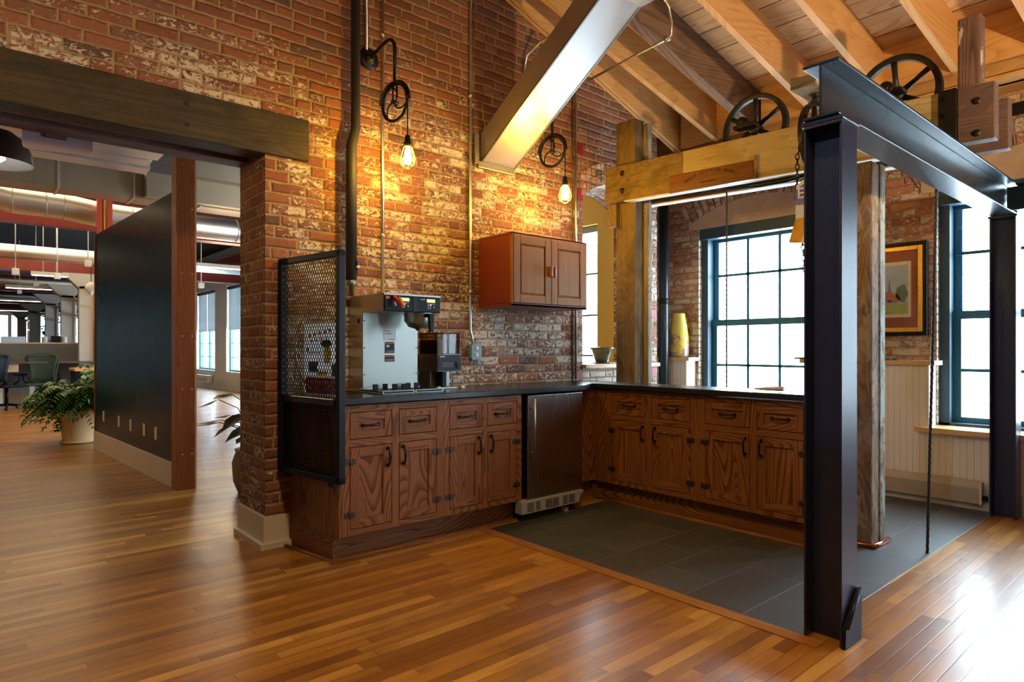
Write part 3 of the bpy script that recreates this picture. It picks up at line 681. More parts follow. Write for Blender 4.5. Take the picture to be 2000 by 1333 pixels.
t = thing('timber_post', 'tall yellowish old timber post rising behind the corner of the counter', 'post', (4.45, 3.55, 0))
MB().box(4.384, 3.456, 0, 4.51, 3.663, 3.175, 'z').build('post', 'timber', t, .008)
MB().box(4.51, 3.41, .0, 4.565, 3.62, 3.15, 'z').build('rear_plank', 'timber_grey', t, .006)
MB().box(4.33, 3.615, 2.262, 4.384, 3.716, 2.455, 'z').build('bracket_block', 'timber', t, .005)
t = thing('timber_post', 'flaking old timber post standing on the slate behind the steel column', 'post', (4.23, 1.56, 0))
MB().box(4.150, 1.492, .0, 4.27, 1.66, 2.33, 'z').build('post', 'timber_rot', t, .012)
MB().box(4.27, 1.485, .0, 4.35, 1.64, 2.33, 'z').build('painted_plank', wood_mat('flaking_green_paint', (.07, .04, .025), (.2, .13, .08), (.3, .22, .15), .8, 9, .12, .8, 0, dirt=.3, paint=(.36, .42, .36), pamt=.6), t, .004)
MB().tube([(4.13, 1.70, .012), (4.13, 1.472, .012), (4.37, 1.472, .012)], .018, 10).build('base_moulding', 'copper', t)
t = thing('timber_post', 'short purple-brown timber stub standing on the right beam end', 'post', (4.34, 1.03, 2.68))
MB().box(4.30, .982, 2.672, 4.39, 1.094, 3.069, 'z').build('post', wood_mat('purple_flaked', (.05, .025, .022), (.11, .06, .05), (.16, .09, .075), .6, 7, .07, .5, 0, dirt=.4, paint=(.42, .38, .33), pamt=.1), t, .008)

def sheave(c, R, label, spokes=6, rot=.2, w=.05):
    t = thing('sheave_wheel', label, 'wheel', (c[0], c[1], c[2]-R))
    m = MB(); pr = [(R-.035, -w*.32), (R-.012, -w*.5), (R, -w*.5), (R-.008, 0), (R, w*.5), (R-.012, w*.5), (R-.035, w*.32), (R-.035, -w*.32)]
    m.lathe(pr, c, 56, 'x', cap=False); m.build('rim', 'wheel', t)
    h = MB().lathe([(.02, -.045), (.045, -.045), (.05, -.02), (.05, .02), (.045, .045), (.02, .045)], c, 20, 'x'); h.build('hub', 'wheel', t)
    for k in range(spokes):
        a = rot+2*PI*k/spokes; d = Vector((0, math.cos(a), math.sin(a)))
        MB().tube([Vector(c)+d*.04, Vector(c)+d*(R*.5), Vector(c)+d*(R-.025)], [.022, .016, .019], 8).build('spoke', 'wheel', t)
    MB().cyl((4.27, c[1], c[2]), (4.62, c[1], c[2]), .018, 12).build('axle', 'wheel', t)
    b = MB().box(4.285, c[1]-.09, c[2]-.035, 4.38, c[1]+.07, c[2]-.012).lathe([(.0, -.03), (.04, -.03), (.045, .02)], (4.31, c[1], c[2]), 16, 'x'); b.build('bearing', 'iron', t, .004)
sheave((4.48, 2.413, 2.832), .250, 'large iron spoked wheel above the plaque, left of the steel beam', 6, .55)
sheave((4.48, 1.463, 2.789), .250, 'large iron spoked wheel rising behind the steel beam on the right', 6, .45)
# grey timber block with a small wheel and chain
t = thing('timber_block', 'short grey timber block sticking out above the small chain wheel', 'timber', (4.1, 1.70, 2.69))
MB().box(3.68, 1.615, 2.703, 4.44, 1.765, 2.768, 'x').build('block', 'timber_grey', t, .006)
MB().lathe([(.0, -.03), (.02, -.028), (.022, -.01), (.035, 0)], (3.82, 1.68, 2.693), 14).build('bolt', 'iron', t)
t = thing('hoist_pulley', 'small iron chain wheel hanging under the grey timber block', 'wheel', (3.87, 1.69, 2.24))
c = (3.87, 1.69, 2.445); R = .21
MB().lathe([(R-.022, -.014), (R, -.022), (R-.008, 0), (R, .022), (R-.022, .014), (R-.022, -.014)], c, 48, 'y', cap=False).build('rim', 'iron', t)
MB().lathe([(.01, -.03), (.032, -.03), (.032, .03), (.01, .03)], c, 18, 'y').build('hub', 'iron', t)
for k in range(5):
    a = .5+2*PI*k/5; d = Vector((math.cos(a), 0, math.sin(a))); MB().tube([Vector(c)+d*.03, Vector(c)+d*(R-.015)], [.013, .010], 8).build('spoke', 'iron', t)
MB().box(3.85, 1.665, 2.445, 3.89, 1.672, 2.695).box(3.85, 1.71, 2.445, 3.89, 1.717, 2.695).build('hanger', 'iron', t, .002)
def chain(path, label, link=.040, w=.0105, r=.0032):
    pts = [Vector(p) for p in path]; L = [0]
    for a, b in zip(pts, pts[1:]): L.append(L[-1]+(b-a).length)
    def at(s):
        for i in range(len(pts)-1):
            if s <= L[i+1] or i == len(pts)-2: return pts[i].lerp(pts[i+1], (s-L[i])/max(1e-6, L[i+1]-L[i])), (pts[i+1]-pts[i]).normalized()
    m = MB(); s = link/2; k = 0
    while s < L[-1]:
        p, d = at(s); side = d.cross(Vector((.77, .63, 0)) if k % 2 else Vector((-.63, .77, 0))).normalized(); hh = link*.40; P = []
        for q in range(14):
            a = 2*PI*q/14; P.append(p+side*(w*math.cos(a))+d*(hh*(1.0*math.sin(a))*(1.25 if abs(math.sin(a)) > .5 else 1.1)))
        m.tube(P, r, 6, closed=True); s += link*.74; k += 1
    return solo('chain', m, 'iron', label, 'chain')
pth = [(3.87+.222*math.cos(a), 1.672, 2.445+.222*math.sin(a)) for a in [PI*.55, PI*.65, PI*.8, PI*.95, PI, PI*1.05]]
chain(pth+[(3.645, 1.705, 2.30), (3.63, 1.70, 2.05), (3.62, 1.655, 1.72), (3.62, 1.65, 1.60)], 'rusty iron chain hanging from the small wheel beside the near column')
t = thing('hanging_sign', 'curved metal sheet with blue and white letter E hanging on the chain', 'sign', (3.62, 1.60, 1.80))
def sheet(pts2, zlist, name, mat, parent, off=0.0):
    m = MB(); n = len(pts2)
    for za, zb2, k in zlist:
        pass
    return m
def ruled(A, B, nseg, name, mat, parent, th=.002):
    """sheet between polylines A (top) and B (bottom)"""
    m = MB(); a = m.pts(A); b = m.pts(B); A2 = [Vector(p)+Vector((th, th, 0)) for p in A]; B2 = [Vector(p)+Vector((th, th, 0)) for p in B]
    c_ = m.pts(A2); d_ = m.pts(B2); n = len(A)
    for i in range(n-1): m.face([a+i, a+i+1, b+i+1, b+i]); m.face([c_+i+1, c_+i, d_+i, d_+i+1]); m.face([a+i, c_+i, c_+i+1, a+i+1]); m.face([b+i, b+i+1, d_+i+1, d_+i])
    m.face([a, b, d_, c_]); m.face([a+n-1, c_+n-1, d_+n-1, b+n-1])
    return m.build(name, mat, parent)
ruled([(3.62, 1.665, 2.12), (3.60, 1.60, 2.155), (3.62, 1.50, 2.17)], [(3.63, 1.675, 1.935), (3.61, 1.60, 1.93), (3.62, 1.50, 1.93)], 2, 'enamel_plate', 'white', t)
ruled([(3.616, 1.665, 2.095), (3.597, 1.60, 2.128), (3.617, 1.52, 2.14)], [(3.618, 1.668, 2.01), (3.598, 1.60, 2.01), (3.617, 1.52, 2.01)], 2, 'blue_field', 'signblue', t)
text('E', .085, 'white', t, (3.593, 1.628, 2.065), (.25, -1, 0), (0, 0, 1), 'letter', .001)
ruled([(3.63, 1.675, 1.935), (3.61, 1.60, 1.935), (3.62, 1.50, 1.935)], [(3.60, 1.70, 1.80), (3.58, 1.62, 1.785), (3.60, 1.50, 1.785)], 2, 'brass_sheet', 'gold', t)
t.location = (3.596, 1.622, 1.80)
# steel ropes
def rope(a, b, label, r=.008):
    m = MB(); a = Vector(a); b = Vector(b); n = 120
    for s in range(3):
        P = []
        for i in range(n+1):
            p = a.lerp(b, i/n); q = 2*PI*(i/n)*24+s*2*PI/3; P.append(p+Vector((math.cos(q), math.sin(q), 0))*r*.55)
        m.tube(P, r*.62, 6)
    return solo('steel_rope', m, 'rope', label, 'rope')
rope((4.42, 1.215, 2.78), (4.283, 1.238, .0), 'dark twisted steel rope running down to the slate floor')
rope((4.46, 2.633, 2.82), (4.46, 2.633, .0), 'thin dark steel rope hanging in front of the left window', .0065)
# black sagging cable under the hoist beam
m = MB(); m.tube([(4.45, 2.62, 2.425), (4.42, 2.35, 2.39), (4.40, 2.13, 2.378), (4.38, 1.91, 2.40), (4.37, 1.80, 2.44)], .022, 8)
solo('sagging_cable', m, 'black', 'black sagging cable under the hoist beam', 'cable')

# ---------------------------------------------------------------- stainless light duct, pipes, conduits
t = thing('steel_duct', 'shiny square steel duct slanting down onto the brick wall', 'duct', (3.18, 3.86, 2.6))
K = .637; xa, xb = 3.02, 3.36; yb0, yt0 = 3.86, 2.60
zb1 = 2.615; zb2 = zb1+K*(yb0-yt0); Hh = .215
P = [(xa, yt0, zb2), (xb, yt0, zb2), (xb, yb0, zb1), (xa, yb0, zb1), (xa, yt0, zb2+Hh), (xb, yt0, zb2+Hh), (xb, yb0, zb1+Hh), (xa, yb0, zb1+Hh)]
MB().hexa(P).build('body', 'galv', t, .002)
m = MB()
for x in (xa, xb-.012): m.hexa([(x, yt0, zb2-.004), (x+.012, yt0, zb2-.004), (x+.012, yb0, zb1-.004), (x, yb0, zb1-.004), (x, yt0, zb2+.008), (x+.012, yt0, zb2+.008), (x+.012, yb0, zb1+.008), (x, yb0, zb1+.008)])
m.build('seam', 'stainless', t)
MB().box(xa, yt0-.34, zb2, xb, yt0+.02, zr(xb)+.1).build('riser', 'galv', t, .002)
MB().box(xa-.04, 3.825, zb1-.045, xb-.02, 3.86, zb1+.005).box(xa-.07, 3.83, zb1-.02, xa-.03, 3.86, zb1+.21).build('wall_flange', 'galv_dull', t, .003)
t = thing('vertical_pipe', 'thick black insulated pipe running down the brick wall behind the mesh screen', 'pipe', (1.98, 3.80, 1.55))
MB().tube([(1.945, 3.79, 5.0), (1.945, 3.79, 2.62), (1.915, 3.79, 2.5), (1.915, 3.79, 1.64)], [.030, .030, .034, .036], 16).build('pipe', 'blackpipe', t)
MB().tube([(1.915, 3.79, 1.64), (1.915, 3.79, 1.60), (1.915, 3.79, 1.60), (1.915, 3.79, 1.535)], [.032, .03, .018, .016], 14).build('chrome_fitting', 'stainless', t)
MB().box(1.935, 3.745, 1.70, 1.95, 3.77, 1.76).build('valve_handle', 'signblue', t, .003)
MB().cyl((1.94, 3.79, 1.72), (1.94, 3.74, 1.72), .010, 10).build('valve_body', 'white_trim', t)
t = thing('conduit', 'short grey conduit above the left pulley lamp', 'conduit', (2.055, 3.845, 3.1))
MB().tube([(2.05, 3.845, 4.6), (2.05, 3.845, 3.18)], .010, 10).build('tube', 'conduit', t)
t = thing('conduit', 'thin conduit dropping to the coffee brewer, left of the others', 'conduit', (2.17, 3.84, .95))
MB().tube([(2.172, 3.845, 4.7), (2.172, 3.845, .95)], .0105, 10).build('tube', 'conduit', t)
for z in (3.32, 1.96): MB().tube([(2.172, 3.845, z-.015), (2.172, 3.845, z+.015)], .015, 10).build('coupling', 'conduit', t)
t = thing('conduit', 'conduit from the ceiling down to the blue-grey wall socket', 'conduit', (2.92, 3.845, 1.25))
MB().tube([(3.25, 3.3, 4.0), (3.1, 3.55, 3.90), (3.0, 3.72, 3.86), (2.955, 3.80, 3.90), (2.925, 3.845, 3.86), (2.915, 3.845, 3.72), (2.915, 3.845, 1.33), (2.925, 3.84, 1.29), (2.93, 3.835, 1.235)], .011, 10).build('tube', 'conduit', t)
for z in (3.10, 1.62): MB().tube([(2.915, 3.845, z-.018), (2.915, 3.845, z+.018)], .016, 10).build('coupling', 'conduit', t)
t = thing('conduit', 'conduit running down the brick wall edge beside the arched opening', 'conduit', (4.06, 3.845, .92))
MB().tube([(4.065, 3.845, 3.9), (4.065, 3.845, .925)], .0105, 10).build('tube', 'conduit', t)
MB().tube([(4.03, 3.85, 3.6), (4.03, 3.85, .925)], .006, 8).build('rusty_rod', 'timber_purple', t)
t = thing('conduit', 'bent conduit emerging behind the left side of the steel duct', 'conduit', (3.5, 3.84, 3.3))
MB().tube([(3.46, 3.845, 3.12), (3.46, 3.845, 3.45), (3.465, 3.82, 3.56), (3.50, 3.70, 3.63), (3.55, 3.5, 3.68)], .011, 10).build('tube', 'conduit', t)
t = thing('conduit', 'angled conduit hanging below the rafters right of the steel duct', 'conduit', (3.7, 2.8, 3.3))
MB().tube([(3.95, 3.58, 3.42), (3.93, 3.18, 3.44), (3.92, 2.80, 3.46), (3.92, 2.76, 3.48), (3.915, 2.75, 3.56), (3.88, 2.75, 3.66), (3.78, 2.74, 3.72), (3.64, 2.70, 3.74)], .0095, 10).build('tube', 'conduit', t)
MB().lathe([(.0, -.02), (.02, -.02), (.02, .02), (.0, .02)], (3.92, 2.79, 3.462), 14, 'y').build('coupling', 'conduit', t)
t = thing('drain_pipe', 'blue-grey vertical drain pipe in the brick corner by the left window', 'pipe', (5.62, 4.0, 0))
MB().tube([(5.62, 4.05, 0), (5.62, 4.05, 2.75)], .052, 20).build('pipe', 'steel_beam', t)
MB().tube([(5.62, 4.05, 1.66), (5.62, 4.05, 1.72)], .056, 20).build('collar', 'black', t)

t = thing('ceiling_pipe', 'dark horizontal pipe high on the window wall at the right edge', 'pipe', (5.8, -1, 2.93))
MB().tube([(5.82, 1.32, 2.94), (5.82, -4.8, 2.94)], .045, 16).build('pipe', 'blackpipe', t)

# ---------------------------------------------------------------- pulley lamps
def lamp(x, zf, label, arm=.34, zb=None, power=1):
    t = thing('pulley_lamp', label, 'lamp', (x, YA, zf))
    fl_ = MB().lathe([(.0, -.045), (.022, -.043), (.026, -.02), (.045, -.012), (.068, -.010), (.072, -.004), (.072, 0)], (x, YA, zf), 24, 'y'); fl_.build('wall_flange', 'iron', t)
    y1 = YA-arm; P = [(x, YA-.01, zf)]+[(x, YA-.20, zf+.03)]
    for i in range(7): a = PI/2*i/6; P.append((x, y1+.09-.09*math.sin(a), zf-.04-.0+.09*math.cos(a)-.015))
    zt = zf-.26; P.append((x, y1, zt)); MB().tube(P, .0115, 12).build('arm', 'iron', t)
    R = .118; c = Vector((x, y1, zt-R-.01)); ud = Vector((.18, -.98, 0)).normalized(); ax = ud.cross(Vector((0, 0, 1)))
    m = MB().torus(c, R, .0085, ax, 44, 8).torus(c, R-.008, .006, ax, 44, 6); m.build('wheel_rim', 'iron', t)
    m = MB()
    for s in (-1, 1):
        m.torus(c+ax*.016*s, R+.004, .0075, ax, 22, 6, 0, PI, xdir=ud)
    m.torus(c, R+.012, .010, ax, 22, 6, .05, PI-.05, xdir=ud)
    m.tube([c+ax*.016+Vector((0, 0, R)), c+ax*.016], .006, 6).tube([c-ax*.016+Vector((0, 0, R)), c-ax*.016], .006, 6); m.build('housing', 'iron', t)
    m = MB()
    for k in range(3):
        a0 = .5+2*PI*k/3; P = []
        for i in range(10):
            f = i/9; a = a0+f*1.5; rr = R*f; P.append(c+ud*rr*math.cos(a)+Vector((0, 0, 1))*rr*math.sin(a))
        m.tube(P, .0055, 6)
    m.tube([c-ax*.022, c+ax*.022], .014, 12); m.build('spoke', 'iron', t)
    q = c+ud*R; zb = zb or c.z-.42
    MB().tube([q+Vector((0, 0, .03)), q, Vector((q.x, q.y, zb+.085))], .0042, 8).build('cord', 'black', t)
    b = Vector((q.x, q.y, zb))
    MB().lathe([(.006, .095), (.016, .088), (.020, .05), (.024, .045), (.024, .022), (.0, .022)], b, 20).build('socket', 'iron', t)
    MB().lathe([(.011, .022), (.012, .0), (.022, -.040), (.025, -.060), (.018, -.080), (.006, -.089), (.0, -.090)], b, 24, cap=False).build('bulb', 'bulb', t)
    m = MB()
    for k in range(8):
        a = 2*PI*k/8; m.tube([b+Vector((math.cos(a)*r_, math.sin(a)*r_, h)) for r_, h in ((.024, .03), (.036, -.01), (.050, -.055), (.040, -.09), (.012, -.112))], .0023, 5)
    m.torus(b+Vector((0, 0, -.055)), .050, .0018, (0, 0, 1), 26, 5).torus(b+Vector((0, 0, -.112)), .014, .0018, (0, 0, 1), 16, 5).build('wire_cage', 'brass', t)
    return t
lamp(2.076, 3.13, 'caged bulb pulley lamp on the brick wall beside the black pipe', zb=2.42, power=62)
lamp(3.46, 3.10, 'caged bulb pulley lamp hanging over the wall cabinet', zb=2.41, power=58)

# ---------------------------------------------------------------- kitchen cabinets
def pull(mb, a, b, n, up):
    """arched pull between a and b standing off along n"""
    a = Vector(a); b = Vector(b); n = Vector(n)
    P = [a, a+n*.018, a.lerp(b, .18)+n*.026, a.lerp(b, .5)+n*.029, a.lerp(b, .82)+n*.026, b+n*.018, b]
    mb.tube(P, [.0065, .006, .0055, .0075, .0055, .006, .0065], 10)
    for q in (a, b): mb.lathe([(.0, 0), (.012, 0), (.012, .004), (.006, .008), (.0, .009)], (0, 0, 0), 12, 'z') if False else mb.tube([q, q+n*.006], .0115, 12)
def shaker(parent, name, x0, x1, z0, z1, yf=0.0, st=.055, label=None):
    """frame and panel front, face towards -y"""
    m = MB(); t = .019
    m.box(x0, yf, z0, x0+st, yf+t, z1, 'z').box(x1-st, yf, z0, x1, yf+t, z1, 'z').box(x0+st, yf, z0, x1-st, yf+t, z0+st, 'x').box(x0+st, yf, z1-st, x1-st, yf+t, z1, 'x')
    o = m.build(name, 'oak', parent, .0015, world=False)
    MB().box(x0+st, yf+.009, z0+st, x1-st, yf+.015, z1-st, 'z' if z1-z0 > .25 else 'x').build('panel', 'oak', o, world=False)
    return o
def cabinet(name_label, width, spans, loc, rz, depth=.5, toe=.067, zt=.875, face0=0, left_fill=0.0):
    """local frame: x along the run, face plane at y=0 looking to -y"""
    t = thing('base_cabinet', name_label, 'cabinet', loc, rz)
    body = MB().box(.0, .021, .15, width, depth, zt-.0, 'z').box(0, .022+toe, .0, width, depth, .15, 'x')
    body.build('body', 'oak', t, world=False)
    ff = MB(); ZR = [(.145, .178), (.642, .683), (.838, zt)]
    for x0, x1 in spans:
        for za, zb in ZR: ff.box(x0, 0, za, x1, .02, zb, 'x')
    xs = [0]+[v for s_ in spans for v in s_]+[width]
    for i in range(0, len(xs), 2):
        if xs[i+1]-xs[i] > .001: ff.box(xs[i], 0, .145, xs[i+1], .02, zt, 'z')
    ff.build('face_frame', 'oak', t, .001, world=False)
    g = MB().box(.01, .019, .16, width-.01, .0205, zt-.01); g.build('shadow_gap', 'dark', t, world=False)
    for k, (x0, x1) in enumerate(spans):
        left = k % 2 == 0; e = .0042
        d = shaker(t, 'door', x0+e, x1-e, .178+e, .642-e)
        hx = x1-.03 if left else x0+.03
        p = MB(); pull(p, (hx, 0, .615), (hx, 0, .515), (0, -1, 0), 0); p.build('handle', 'bronze', d, world=False)
        ex = x0 if left else x1
        for z in (.28, .545) if False else (.262, .560):
            h = MB(); s_ = 1
            for sg in (-1, 1):
                c = (ex+sg*.020, -.0035, z)
                h.prism([(ex+sg*.003, -.001, z-.014), (ex+sg*.016, -.001, z-.020), (ex+sg*.022, -.001, z-.012), (ex+sg*.034, -.001, z-.015), (ex+sg*.030, -.001, z), (ex+sg*.034, -.001, z+.015), (ex+sg*.022, -.001, z+.012), (ex+sg*.016, -.001, z+.020), (ex+sg*.003, -.001, z+.014)], (0, -.003, 0))
            h.cyl((ex, -.005, z-.018), (ex, -.005, z+.018), .0042, 8); h.build('hinge', 'hinge', d, world=False)
        w = shaker(t, 'drawer', x0+e, x1-e, .683+e, .838-e, st=.038 if False else .044)
        p = MB(); xc = (x0+x1)/2; pull(p, (xc-.052, 0+.009, .760), (xc+.052, .009, .760), (0, -1, 0), 0); p.build('handle', 'bronze', w, world=False)
    return t
YF = 3.30; XF = 3.84
c1 = cabinet('oak base cabinet beside the black mesh screen, under the coffee brewer', .688, [(.050, .320), (.365, .634)], (1.608, YF, 0), 0, .55)
# skewed end panel of the first cabinet
m = MB(); m.hexa([(1.592, YF, .145), (1.612, YF, .145), (1.612, 3.855, .145), (1.535, 3.855, .145), (1.592, YF, .875), (1.612, YF, .875), (1.612, 3.855, .875), (1.535, 3.855, .875)], 'z')
m.build('side_panel', 'oak', c1, .001)
m = MB(); m.hexa([(1.592, 3.375, .0), (1.612, 3.375, .0), (1.612, 3.855, .0), (1.530, 3.855, .0), (1.592, 3.375, .145), (1.612, 3.375, .145), (1.612, 3.855, .145), (1.530, 3.855, .145)], 'y')
m.build('side_skirt', 'oak', c1, .001)
cabinet('oak base cabinet between the brewer cabinet and the steel fridge', .650, [(.043, .305), (.348, .604)], (2.296, YF, 0), 0, .55)
cabinet('oak base cabinet on the window side, next to the inside corner', .94, [(.181, .509), (.559, .888)], (XF, 3.43, 0), -PI/2, .275, toe=.025)
cabinet('oak base cabinet on the window side, half hidden by the steel column', .86, [(.061, .385), (.433, .733)], (XF, 2.49, 0), -PI/2, .275, toe=.025)
t = thing('corner_panel', 'dark oak filler panel in the inside corner right of the fridge', 'panel', (3.7, 3.44, 0))
MB().box(3.56, 3.43, 0.15, 3.86, 3.45, .875, 'z').box(3.56, 3.50, 0, 3.90, 3.52, .15, 'x').box(3.555, 3.43, .0, 3.575, 3.84, .875, 'z').box(3.87, 3.432, 0, 4.11, 3.84, .88).build('panel', 'oak', t, .001)
qr = MB().tube([(1.50, 3.83, .0), (1.583, 3.355, .0), (2.95, 3.355, .0)], .016, 8).tube([(3.862, 3.44, .0), (3.862, 1.63, .0)], .016, 8)
struct('trim_80', qr, 'oak', 'oak quarter-round moulding at the cabinet base')

# countertop
ct = MB(); poly = [(1.545, 3.272), (3.555, 3.272), (3.805, 3.425), (3.805, 1.60), (4.127, 1.60), (4.127, 3.857), (1.475, 3.857)]
top = [(x, y, .882) for x, y in poly]; ct.prism(top, (0, 0, .038))
solo('countertop', ct, 'stone', 'black stone countertop running around the corner', 'countertop', bevel=.004)
# support behind (back of the shallow run)
t = thing('paper_packet', 'small crumpled pale packet lying on the sunlit counter', 'packet', (3.95, 2.05, .92))
m = MB(); m.tube([(3.93, 2.12, .934), (3.95, 2.05, .936), (3.955, 2.01, .938), (3.96, 1.94, .940)], [.006, .012, .014, .016], 8); m.build('wrap', 'linen', t)

# fridge
f = thing('fridge', 'undercounter fridge with a dark stainless steel door', 'fridge', (3.25, 3.55, 0))
MB().box(2.955, 3.335, .03, 3.545, 3.84, .868).build('body', 'black', f, .003)
d = MB().box(2.990, 3.285, .148, 3.545, 3.335, .868).build('door', 'fridge', f, .004)
m = MB().tube([(3.020, 3.245, .835), (3.020, 3.245, .415)], .0075, 12); m.build('handle', 'stainless', d)
m = MB()
for z in (.78, .47): m.cyl((3.020, 3.245, z), (3.020, 3.286, z), .006, 10)
m.build('handle_post', 'stainless', d)
MB().lathe([(.0, -.002), (.009, -.002), (.009, 0)], (3.06, 3.285, .835), 16, 'y').build('badge', 'stainless', d)
g = MB().box(2.915, 3.262, .055, 3.49, 3.335, .142).prism([(3.49, 3.262, .075), (3.49, 3.262, .142), (3.535, 3.262, .142), (3.535, 3.262, .128), (3.51, 3.262, .115)], (0, .07, 0)).build('grille', 'grille', f, .003)
m = MB()
for x0 in (2.965, 3.045, 3.14, 3.21, 3.315, 3.375):
    w_ = .062 if x0 != 3.045 and x0 != 3.315 else .045
    for k in range(6): m.box(x0, 3.2605, .068+k*.0105, x0+w_, 3.263, .073+k*.0105)
m.build('vent_slot', 'dark', g)
for x in (2.98, 3.50): MB().cyl((x, 3.36, 0), (x, 3.36, .06), .016, 12).build('foot', 'black', f)
MB().box(3.36, 3.29, .0, 3.40, 3.33, .03).build('wood_shim', 'maple', f)

# twin coffee brewer
X0, X1 = 1.93, 2.338
b = thing('coffee_brewer', 'large stainless twin coffee brewer with two lit green displays', 'coffee machine', (2.13, 3.62, .92))
MB().box(X0, 3.67, .945, X1, 3.85, 1.428).build('body', 'stainless_h', b, .002)
MB().box(X0+.002, 3.666, .95, X1-.002, 3.67, 1.425).build('front_panel', 'stainless', b, .001)
MB().box(X0, 3.41, 1.424, X1, 3.85, 1.532).build('head', 'stainless_h', b, .003)
cp = MB().box(X0+.002, 3.40, 1.422, X1+.004, 3.412, 1.520).build('control_panel', 'black', b, .006)
MB().box(X0, 3.399, 1.520, X1+.003, 3.412, 1.532).build('top_trim', 'stainless', b, .001)
MB().box(X0+.205, 3.397, 1.425, X0+.235, 3.401, 1.517).build('centre_strip', 'navy', cp)
for xo in (.115, .305):
    MB().box(X0+xo, 3.3965, 1.487, X0+xo+.06, 3.400, 1.507).build('display', 'lcd', cp)
    m = MB(); x_, z_ = X0+xo+.008, 1.448
    m.box(x_, 3.3975, z_, x_+.022, 3.400, z_+.003).box(x_, 3.3975, z_+.02, x_+.022, 3.400, z_+.023).box(x_, 3.3975, z_, x_+.003, 3.400, z_+.023).box(x_+.019, 3.3975, z_, x_+.022, 3.400, z_+.023); m.build('brew_button', 'white', cp)
    MB().lathe([(0, -.003), (.004, -.003), (.004, 0)], (x_+.020, 3.3985, z_+.022), 12, 'y').build('indicator', 'led', cp)
    MB().lathe([(0, -.003), (.009, -.003), (.009, 0)], (X0+xo+.048, 3.3995, 1.458), 18, 'y').build('start_button', plain('green_button', (.01, .12, .08), .4), cp)
    m = MB()
    for k in range(7): m.box(X0+xo+.006+k*.008, 3.398, 1.476, X0+xo+.011+k*.008, 3.3995, 1.479)
    m.build('legend', 'white', cp)
text('BUNN', .012, 'white', cp, (X0+.275, 3.3985, 1.503), (1, 0, 0), (0, 0, 1))
MB().box(X0+.012, 3.3975, 1.497, X0+.040, 3.400, 1.512).build('sticker', 'orange', cp)
m = MB(); m.tube([(X0+.065, 3.39, 1.512), (X0+.070, 3.365, 1.49), (X0+.092, 3.350, 1.452)], [.012, .013, .010], 8); hw = m.build('hot_water_lever', 'red', b)
m = MB(); m.hexa([(X0+.072, 3.352, 1.508), (X0+.088, 3.352, 1.508), (X0+.088, 3.358, 1.508), (X0+.072, 3.358, 1.508), (X0+.092, 3.336, 1.455), (X0+.112, 3.336, 1.455), (X0+.112, 3.342, 1.455), (X0+.092, 3.342, 1.455)]).build('lever_sticker', 'orange', hw)
MB().tube([(X0+.062, 3.388, 1.49), (X0+.060, 3.37, 1.45)], .008, 8).build('spout', 'stainless', b)
for xc, full in ((X1-.105, 1),):
    yy = 3.54 if not full else 3.50
    fn = MB().lathe([(.088, 1.424), (.090, 1.405), (.086, 1.395), (.088, 1.375), (.062, 1.335), (.016, 1.322), (.010, 1.310), (.0, 1.310)], (xc, yy, 0), 32, cap=False)
    fo = fn.build('brew_funnel', 'stainless', b)
    if full:
        m = MB(); m.box(xc+.01-.02, yy-.135, 1.392, xc+.03, yy-.08, 1.416); m.hexa([(xc-.005+.0, yy-.150, 1.30), (xc+.025, yy-.150, 1.30), (xc+.025, yy-.130, 1.30), (xc-.005, yy-.130, 1.30), (xc-.01, yy-.145, 1.415), (xc+.03, yy-.145, 1.415), (xc+.03, yy-.12, 1.415), (xc-.01, yy-.12, 1.415)])
        m.build('funnel_handle', 'black', fo, .004)
        MB().lathe([(.0905, 1.398), (.0915, 1.398), (.0915, 1.418), (.0905, 1.418)], (xc, yy, 0), 32, cap=False).build('funnel_label', 'white', fo) if False else None
tr = MB().box(X0-.02, 3.40, .921, X1+.015, 3.67, .930).box(X0-.02, 3.66, .921, X1+.01, 3.85, .946); tr.build('drip_tray', 'stainless_h', b, .002)
MB().box(X0-.01, 3.41, .930, X1+.005, 3.66, .938).build('tray_grid', 'black', b)
m = MB().box(X0-.015, 3.385, .922, X0+.205, 3.40, .942).box(X0+.212, 3.385, .922, X1+.012, 3.40, .942); m.build('tray_front', 'stainless', b, .001)
m = MB().box(X0-.008, 3.3835, .926, X0+.198, 3.386, .938).box(X0+.219, 3.3835, .926, X1+.005, 3.386, .938); m.build('tray_label', 'navy', b)
for x, y in ((X0+.03, 3.58), (X0+.11, 3.60), (X0+.15, 3.55), (X0+.20, 3.52), (X0+.28, 3.60), (X0+.33, 3.58)): MB().box(x, y, .938, x+.032, y+.012, .972).build('server_guide', 'black', b, .001)
def screws(mb, pts, y):
    for x, z in pts: mb.lathe([(0, -.003), (.004, -.002), (.005, 0)], (x, y, z), 10, 'y')
m = MB(); screws(m, [(X0+.012, 1.372), (X0+.012, 1.20), (X0+.012, 1.03), (X1-.012, 1.20), (X1-.012, 1.03)], 3.666); m.build('screw', 'black', b)
MB().lathe([(0, -.002), (.015, -.002), (.015, 0)], (X0, 3.72, 1.372), 20, 'x').build('side_plug', 'black', b)
xl = X0+.150
lb = MB().box(xl, 3.664, 1.248, xl+.088, 3.666, 1.318).build('label', 'white', b)
text('BUNN', .014, 'signblue', lb, (xl+.026, 3.6635, 1.309), (1, 0, 0), (0, 0, 1)); text('TWIN BREWER', .008, 'black', lb, (xl+.034, 3.6635, 1.292), (1, 0, 0), (0, 0, 1)); text('TECHNICAL', .008, 'black', lb, (xl+.055, 3.6635, 1.255), (1, 0, 0), (0, 0, 1))
